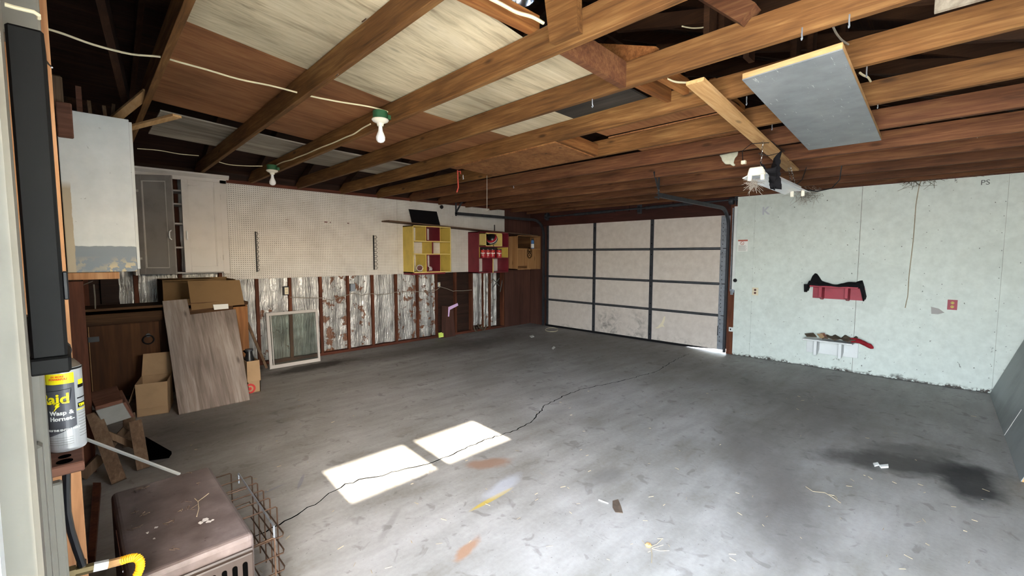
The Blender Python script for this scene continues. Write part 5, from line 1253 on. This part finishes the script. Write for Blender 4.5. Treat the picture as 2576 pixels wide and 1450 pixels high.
# ================================================================== WHITE WALL THINGS
def plate(name, label, y0, y1, z0, z1, mat, slots, cat='outlet'):
    t = thing(name, label, cat, (XF, (y0+y1)/2, (z0+z1)/2))
    MB().box(XF-.007, XF, y0, y1, z0, z1).build('cover_plate', mat, t, .002)
    mb = MB(); yc2 = (y0+y1)/2; zc2 = (z0+z1)/2
    for dz in (-.022, .022): mb.lathe([(0, -.002), (.015, -.002), (.015, .002), (0, .002)], (XF-.008, yc2, zc2+dz), 14, Matrix.Rotation(math.pi/2, 3, 'Y'))
    mb.build('receptacle', M[slots], t)
    mb = MB()
    for dz in (-.022, .022):
        for dy in (-.006, .006): mb.box(XF-.0115, XF-.0095, yc2+dy-.0015, yc2+dy+.0015, zc2+dz-.005, zc2+dz+.006)
    mb.build('slot', M['hole'], t); return t
plate('wall_outlet', 'ivory double outlet with brown sockets on the white wall near the garage door', 2.022, 2.102, .912, 1.022, M['ivory'], 'mugbrown')
plate('wall_outlet', 'red cover outlet with yellowish sockets at the right of the white wall', .004, .083, .88, .992, M['redshelf'], 'yellow')
sg = thing('warning_sign', 'small white printed warning notice beside the garage door', 'sign', (XF, 2.25, 1.62))
MB().box(XF-.003, XF, 2.186, 2.322, 1.541, 1.712).build('card', M['paper'], sg)
MB().box(XF-.0036, XF-.003, 2.188, 2.32, 1.690, 1.711).build('header_band', M['ink_red'], sg)
mb = MB(); n = 24
for k in range(n):
    a0, a1 = 2*math.pi*k/n, 2*math.pi*(k+1)/n
    mb.add([(XF-.0038, 2.262+r*math.cos(a), 1.662+r*math.sin(a)) for r, a in ((.026, a0), (.026, a1), (.020, a1), (.020, a0))], [(0, 1, 2, 3)])
mb.bar((XF-.0038, 2.262+.017, 1.662+.017), (XF-.0038, 2.262-.017, 1.662-.017), .004, .001, (1, 0, 0)); mb.build('no_symbol', M['ink_red'], sg)
mb = MB(); rnd = random.Random(9)
for k in range(9): mb.box(XF-.0037, XF-.003, 2.196+rnd.uniform(0, .03), 2.312, 1.552+k*.0092, 1.5555+k*.0092)
mb.build('text_line', M['ink_grey'], sg)
tag(MB().lathe([(0, -.02), (.02, -.02), (.028, -.005), (.02, .01), (0, .012)], (6.955, 2.335, 1.115), 14, Matrix.Rotation(math.pi/2, 3, 'Y')).build('round_black_knob', M['blackplastic']), 'small black round knob on the white wall edge by the door track', 'bumper')  # small round black knob on the wall edge
wallpl = thing('metal_bracket', 'small pale metal angle at the foot of the white trim strip', 'bracket', (6.97, 2.37, .9)); MB().box(6.955, 6.985, 2.35, 2.40, .93, .98).build('plate', M['galv'], wallpl); MB().box(6.95, 6.957, 2.355, 2.395, .90, .98).build('tongue', M['galv'], wallpl)
plx = thing('wall_outlet', 'small white outlet low on the brown post beside the garage door', 'outlet', (6.98, 2.375, .38)); MB().box(6.965, 6.985, 2.345, 2.405, .345, .41).build('cover_plate', M['white'], plx, .003); MB().box(6.963, 6.966, 2.37, 2.385, .365, .39).build('slot', M['hole'], plx)
cable('thin pale wire stapled down the white wall', [P(u, v, x=XF-.006) for u, v in ((2325, 440), (2314, 460), (2310, 480), (2304, 515), (2302, 545), (2298, 600), (2292, 650), (2286, 700), (2284, 745), (2280, 760), (2277, 775))], .004, 'twig', 'wall_wire')
mb = MB(); rnd = random.Random(21)
for k in range(70):
    u = 2312+rnd.gauss(0, 16) if k < 40 else rnd.uniform(2330, 2500); v0 = 449-(u-2310)*.085+rnd.uniform(-7, 2)
    a = P(u, v0, x=6.955); mb.tube([a, a+Vector((rnd.uniform(-.03, 0), rnd.uniform(-.08, .08), rnd.uniform(-.10, .05)*(1 if k < 40 else .3))), a+Vector((-.01, rnd.uniform(-.14, .14), rnd.uniform(-.16, .06)*(1 if k < 40 else .25)))], .0018, 4)
o = mb.build('straw_nest', M['dark_nest']); o['kind'] = 'stuff'; tag(o, 'straggling dry grass and straw along the top of the white wall', 'straw')
mb = MB(); mb.prism([P(u, v, x=XF-.001) for u, v in ((2342, 772), (2362, 777), (2376, 787), (2360, 791), (2343, 790))], (-.001, 0, 0)); mb.build('grey_patch', M['grey_paint'], wf)
# pencil marks on the white wall: a faded K and scribbled letters
mb = MB()
def onwall(y, z):
    def fn(tx, ty, tz): return (XF-.0012-tz*.3, y-tx, z+ty)
    return fn
text_on(mb, 'K', .15, onwall(2.02, 2.06), .004); mb.build('faded_letter', paint('faded_lavender', 'b6b9c0', .7, .05), wf)
mb = MB(); text_on(mb, 'PS', .075, onwall(-.10, 2.24)); text_on(mb, 'k', .05, onwall(.10, 2.30)); mb.build('pencil_letter', M['pencil'], wf)
mb = MB()
for y, zs in ((2.108, 9), (1.5, 9), (.93, 12), (.3, 9), (-.285, 12)):
    for k in range(zs): mb.lathe([(0, -.001), (.0042, -.001), (.0042, .001), (0, .001)], (XF-.001, y+random.uniform(-.01, .01), .15+k*(2.1/zs)+random.uniform(-.05, .05)), 6, Matrix.Rotation(math.pi/2, 3, 'Y'))
o = mb.build('nail_heads', M['pencil'], wf); o['kind'] = 'stuff'
# shelves on the white wall
def wshelf(label, z, y0, y1, mat, plate_y, bz, by):
    t = thing('bracket_shelf', label, 'shelf', (6.86, (y0+y1)/2, z), 'bracket shelves on the white wall')
    MB().box(6.75, XF, y0, y1, z-.018, z).build('shelf_board', M[mat], t, .003)
    MB().box(XF-.02, XF, plate_y[0], plate_y[1], bz, z-.018).build('back_plate', M[mat], t, .002)
    for y in by:
        MB().prism([(6.775, y-.02, z-.018), (XF-.02, y-.02, z-.018), (XF-.02, y-.02, bz+.01), (6.90, y-.02, bz-.01), (6.775, y-.02, bz+.03)] if mat == 'redshelf' else [(6.775, y-.016, z-.018), (XF-.02, y-.016, z-.018), (XF-.02, y-.016, bz+.05), (6.80, y-.016, bz+.0), (6.775, y-.016, bz+.0)], (0, .034, 0)).build('bracket', M[mat], t, .002)
    return t
wshelf('red painted bracket shelf on the white wall, under the black cloth', 1.10, .86, 1.36, 'redshelf', (.82, 1.36), .925, (1.25, .98))
wshelf('white painted bracket shelf low on the white wall, heaped with scraps', .40, .885, 1.41, 'whiteshelf', (.85, 1.40), .195, (1.27, 1.01))
# black cloth over the red shelf
def cloth_fn(a, b):
    y = 1.42-.62*a; x = 6.735+.225*b
    hump = .10*math.exp(-((a-.12)/.10)**2)*(.4+b) + .045*math.exp(-((a-.85)/.15)**2) + .018*math.sin(a*17+b*4)
    z = 1.118+hump*(.35+.65*b)+.012*math.sin(b*9+a*5)
    if a > .93: z -= (a-.93)*2.6; x += .02
    if a < .07: z -= (.07-a)*1.8
    if b < .12: z = 1.112+.004*math.sin(a*20)
    return (x, y, z)
tag(MB().grid(cloth_fn, 26, 8).build('black_cloth', M['cloth_black'], None, 0, .012), 'rumpled black cloth lying over the red wall shelf', 'cloth')
# scraps on the white shelf
def rag_fn(a, b): return (6.77+.18*b, 1.20-.34*a, .418+.030*abs(math.sin(a*8+b*3))+.02*math.sin(a*21+b*7)*b+.012*b)
tag(MB().grid(rag_fn, 18, 7).build('grey_rag', M['debris'], None, 0, .008), 'crumpled grey brown rag on the white wall shelf', 'rag')
def red_fn(a, b):
    t = a*math.pi*2; r = .038*(1+.25*math.sin(3*t+9*b))*(1 if .05 < b < .95 else .4); return (6.84+r*.8*math.cos(t), .93-.24*b, .440-.035*b*b*2+r*math.sin(t)*.7)
tag(MB().grid(red_fn, 14, 10).build('red_cloth', M['cloth_red']), 'red cloth bundle hanging off the right end of the white wall shelf', 'cloth')
tag(MB().prism([P(2064, 839, x=6.83), P(2074, 839, x=6.83), P(2083, 853, x=6.79), P(2062, 851, x=6.79)], (0, 0, .004)).build('framed_card', M['bracketwood']), 'small brown framed card lying aslant on the white wall shelf', 'card')
tag(MB().prism([P(2055, 841, x=6.82), P(2068, 841, x=6.82), P(2075, 851, x=6.79), P(2063, 851, x=6.785)], (-.002, 0, .006)).build('paper_card', M['cardboard']), 'tan paper card on the white wall shelf beside the framed card', 'card')
tag(MB().prism([P(2024, 841, x=6.86), P(2046, 839, x=6.88), P(2055, 849, x=6.78), P(2030, 848, x=6.78)], (0, 0, .008)).build('shingle', M['debris']), 'dark shingle piece at the left end of the white wall shelf', 'shingle')

# leaning board at the right
lb = thing('leaning_sheet', 'big grey-painted sheet leaning against the right wall at the far corner', 'panel', (5.65, -.45, 0))
d_ = Vector((0, -.335, 1)).normalized()
pl = [Vector((6.94, -.292, .004)), Vector((4.36, -.352, .004)), Vector((4.36, -.352, .004))+d_*1.1, Vector((6.94, -.292, .004))+d_*1.1]
MB().prism(pl, (0, -.004, -.0)).build('face_sheet', paint('grey_panel_paint', '8b9192', .45, .22, 2.2), lb)
MB().prism([q+Vector((0, -.0045, 0)) for q in pl], (0, -.030, 0)).build('core_board', M['pine'], lb)
a_, b_ = Vector((5.40, -.328, .006)), Vector((5.40, -.328, .006))+d_*.25
MB().bar(a_, b_, .008, .004, (0, 1, .3)).build('scratch_strip', M['ltgrey_paint'], lb)

# ================================================================== FLOOR LITTER
tw = thing('dried_seed_stalk', 'dry stalk with a round seed head on the floor, lower middle right', 'twig', P(1631, 1376, z=0))
zz = .006
MB().lathe([(0, .0), (.014, .002), (.017, .009), (.012, .016), (0, .018)], P(1631, 1376, z=.0), 12).build('seed_head', M['pine'], tw)
mb = MB()
for pl in ([(1634, 1378), (1652, 1370), (1665, 1357)], [(1640, 1380), (1655, 1376), (1668, 1372)], [(1640, 1381), (1660, 1387), (1684, 1386)], [(1638, 1382), (1640, 1395), (1639, 1417)], [(1624, 1372), (1615, 1360)], [(1636, 1388), (1630, 1390)]): mb.tube([P(*q, z=zz) for q in pl], .0018, 4)
mb.build('stalk', M['twig'], tw)
twig('dry_twig', 'thin dry twig on the floor in the darker patch at right', [[P(*q, z=.004) for q in ((2027, 1225), (2045, 1237), (2075, 1240), (2095, 1252), (2115, 1266))], [P(*q, z=.004) for q in ((2085, 1245), (2100, 1248), (2106, 1256))]], .002)
def slip(name, label, q, mat, cat, th=.003):
    return tag(MB().prism([P(u, v, z=.001) for u, v in q], (0, 0, th)).build(name, M[mat]), label, cat)
slip('paper_scrap', 'white paper scrap on the dark oil stain, left one', ((2196, 1168), (2208, 1166), (2212, 1172), (2200, 1175)), 'paper', 'paper', .008)
slip('paper_scrap', 'white paper scrap on the dark oil stain, right one', ((2212, 1174), (2234, 1172), (2235, 1178), (2216, 1179)), 'paper', 'paper', .012)
slip('paper_scrap', 'small white scrap on the floor before the left garage door panel', ((1332, 846), (1341, 844), (1344, 848), (1336, 850)), 'paper', 'paper', .006)
slip('paper_scrap', 'small white scrap on the floor in the middle of the garage', ((1388, 877), (1393, 872), (1397, 875), (1391, 880)), 'paper', 'paper', .006)
twig('white_stick', 'short white stick on the floor near the brown leaf', [[P(1506, 1258, z=.004), P(1530, 1267, z=.004)]], .004, 'stick', None, None, 'paper')
slip('brown_leaf', 'crumpled brown leaf on the floor near the short white stick', ((1541, 1262), (1555, 1258), (1562, 1275), (1567, 1292), (1548, 1290), (1541, 1278)), 'rust_dirt', 'leaf', .004)
tag(MB().tube([P(1388+16*math.cos(t*math.pi/10), 830+5*math.sin(t*math.pi/10), z=.006) for t in range(1, 20)], .004, 5).build('cord_loop', M['cable']), 'loop of white cord on the floor by the garage door left end', 'cord')
mb = MB(); rnd = random.Random(8)
for k in range(150):
    u, v = rnd.uniform(420, 2500), rnd.uniform(950, 1440); c = P(u, v, z=.001)
    if not (.5 < c.x < 6.5 and -.2 < c.y < 5.8): continue
    a = rnd.uniform(0, 6.28); d = Vector((math.cos(a), math.sin(a), 0))*rnd.uniform(.004, .018); mb.tube([c-d+Vector((0, 0, .001)), c+d+Vector((0, 0, .001))], rnd.uniform(.001, .0025), 4)
o = mb.build('floor_grit', M['twig']); o['kind'] = 'stuff'; tag(o, 'tiny straw bits and grit scattered over the concrete floor', 'litter')
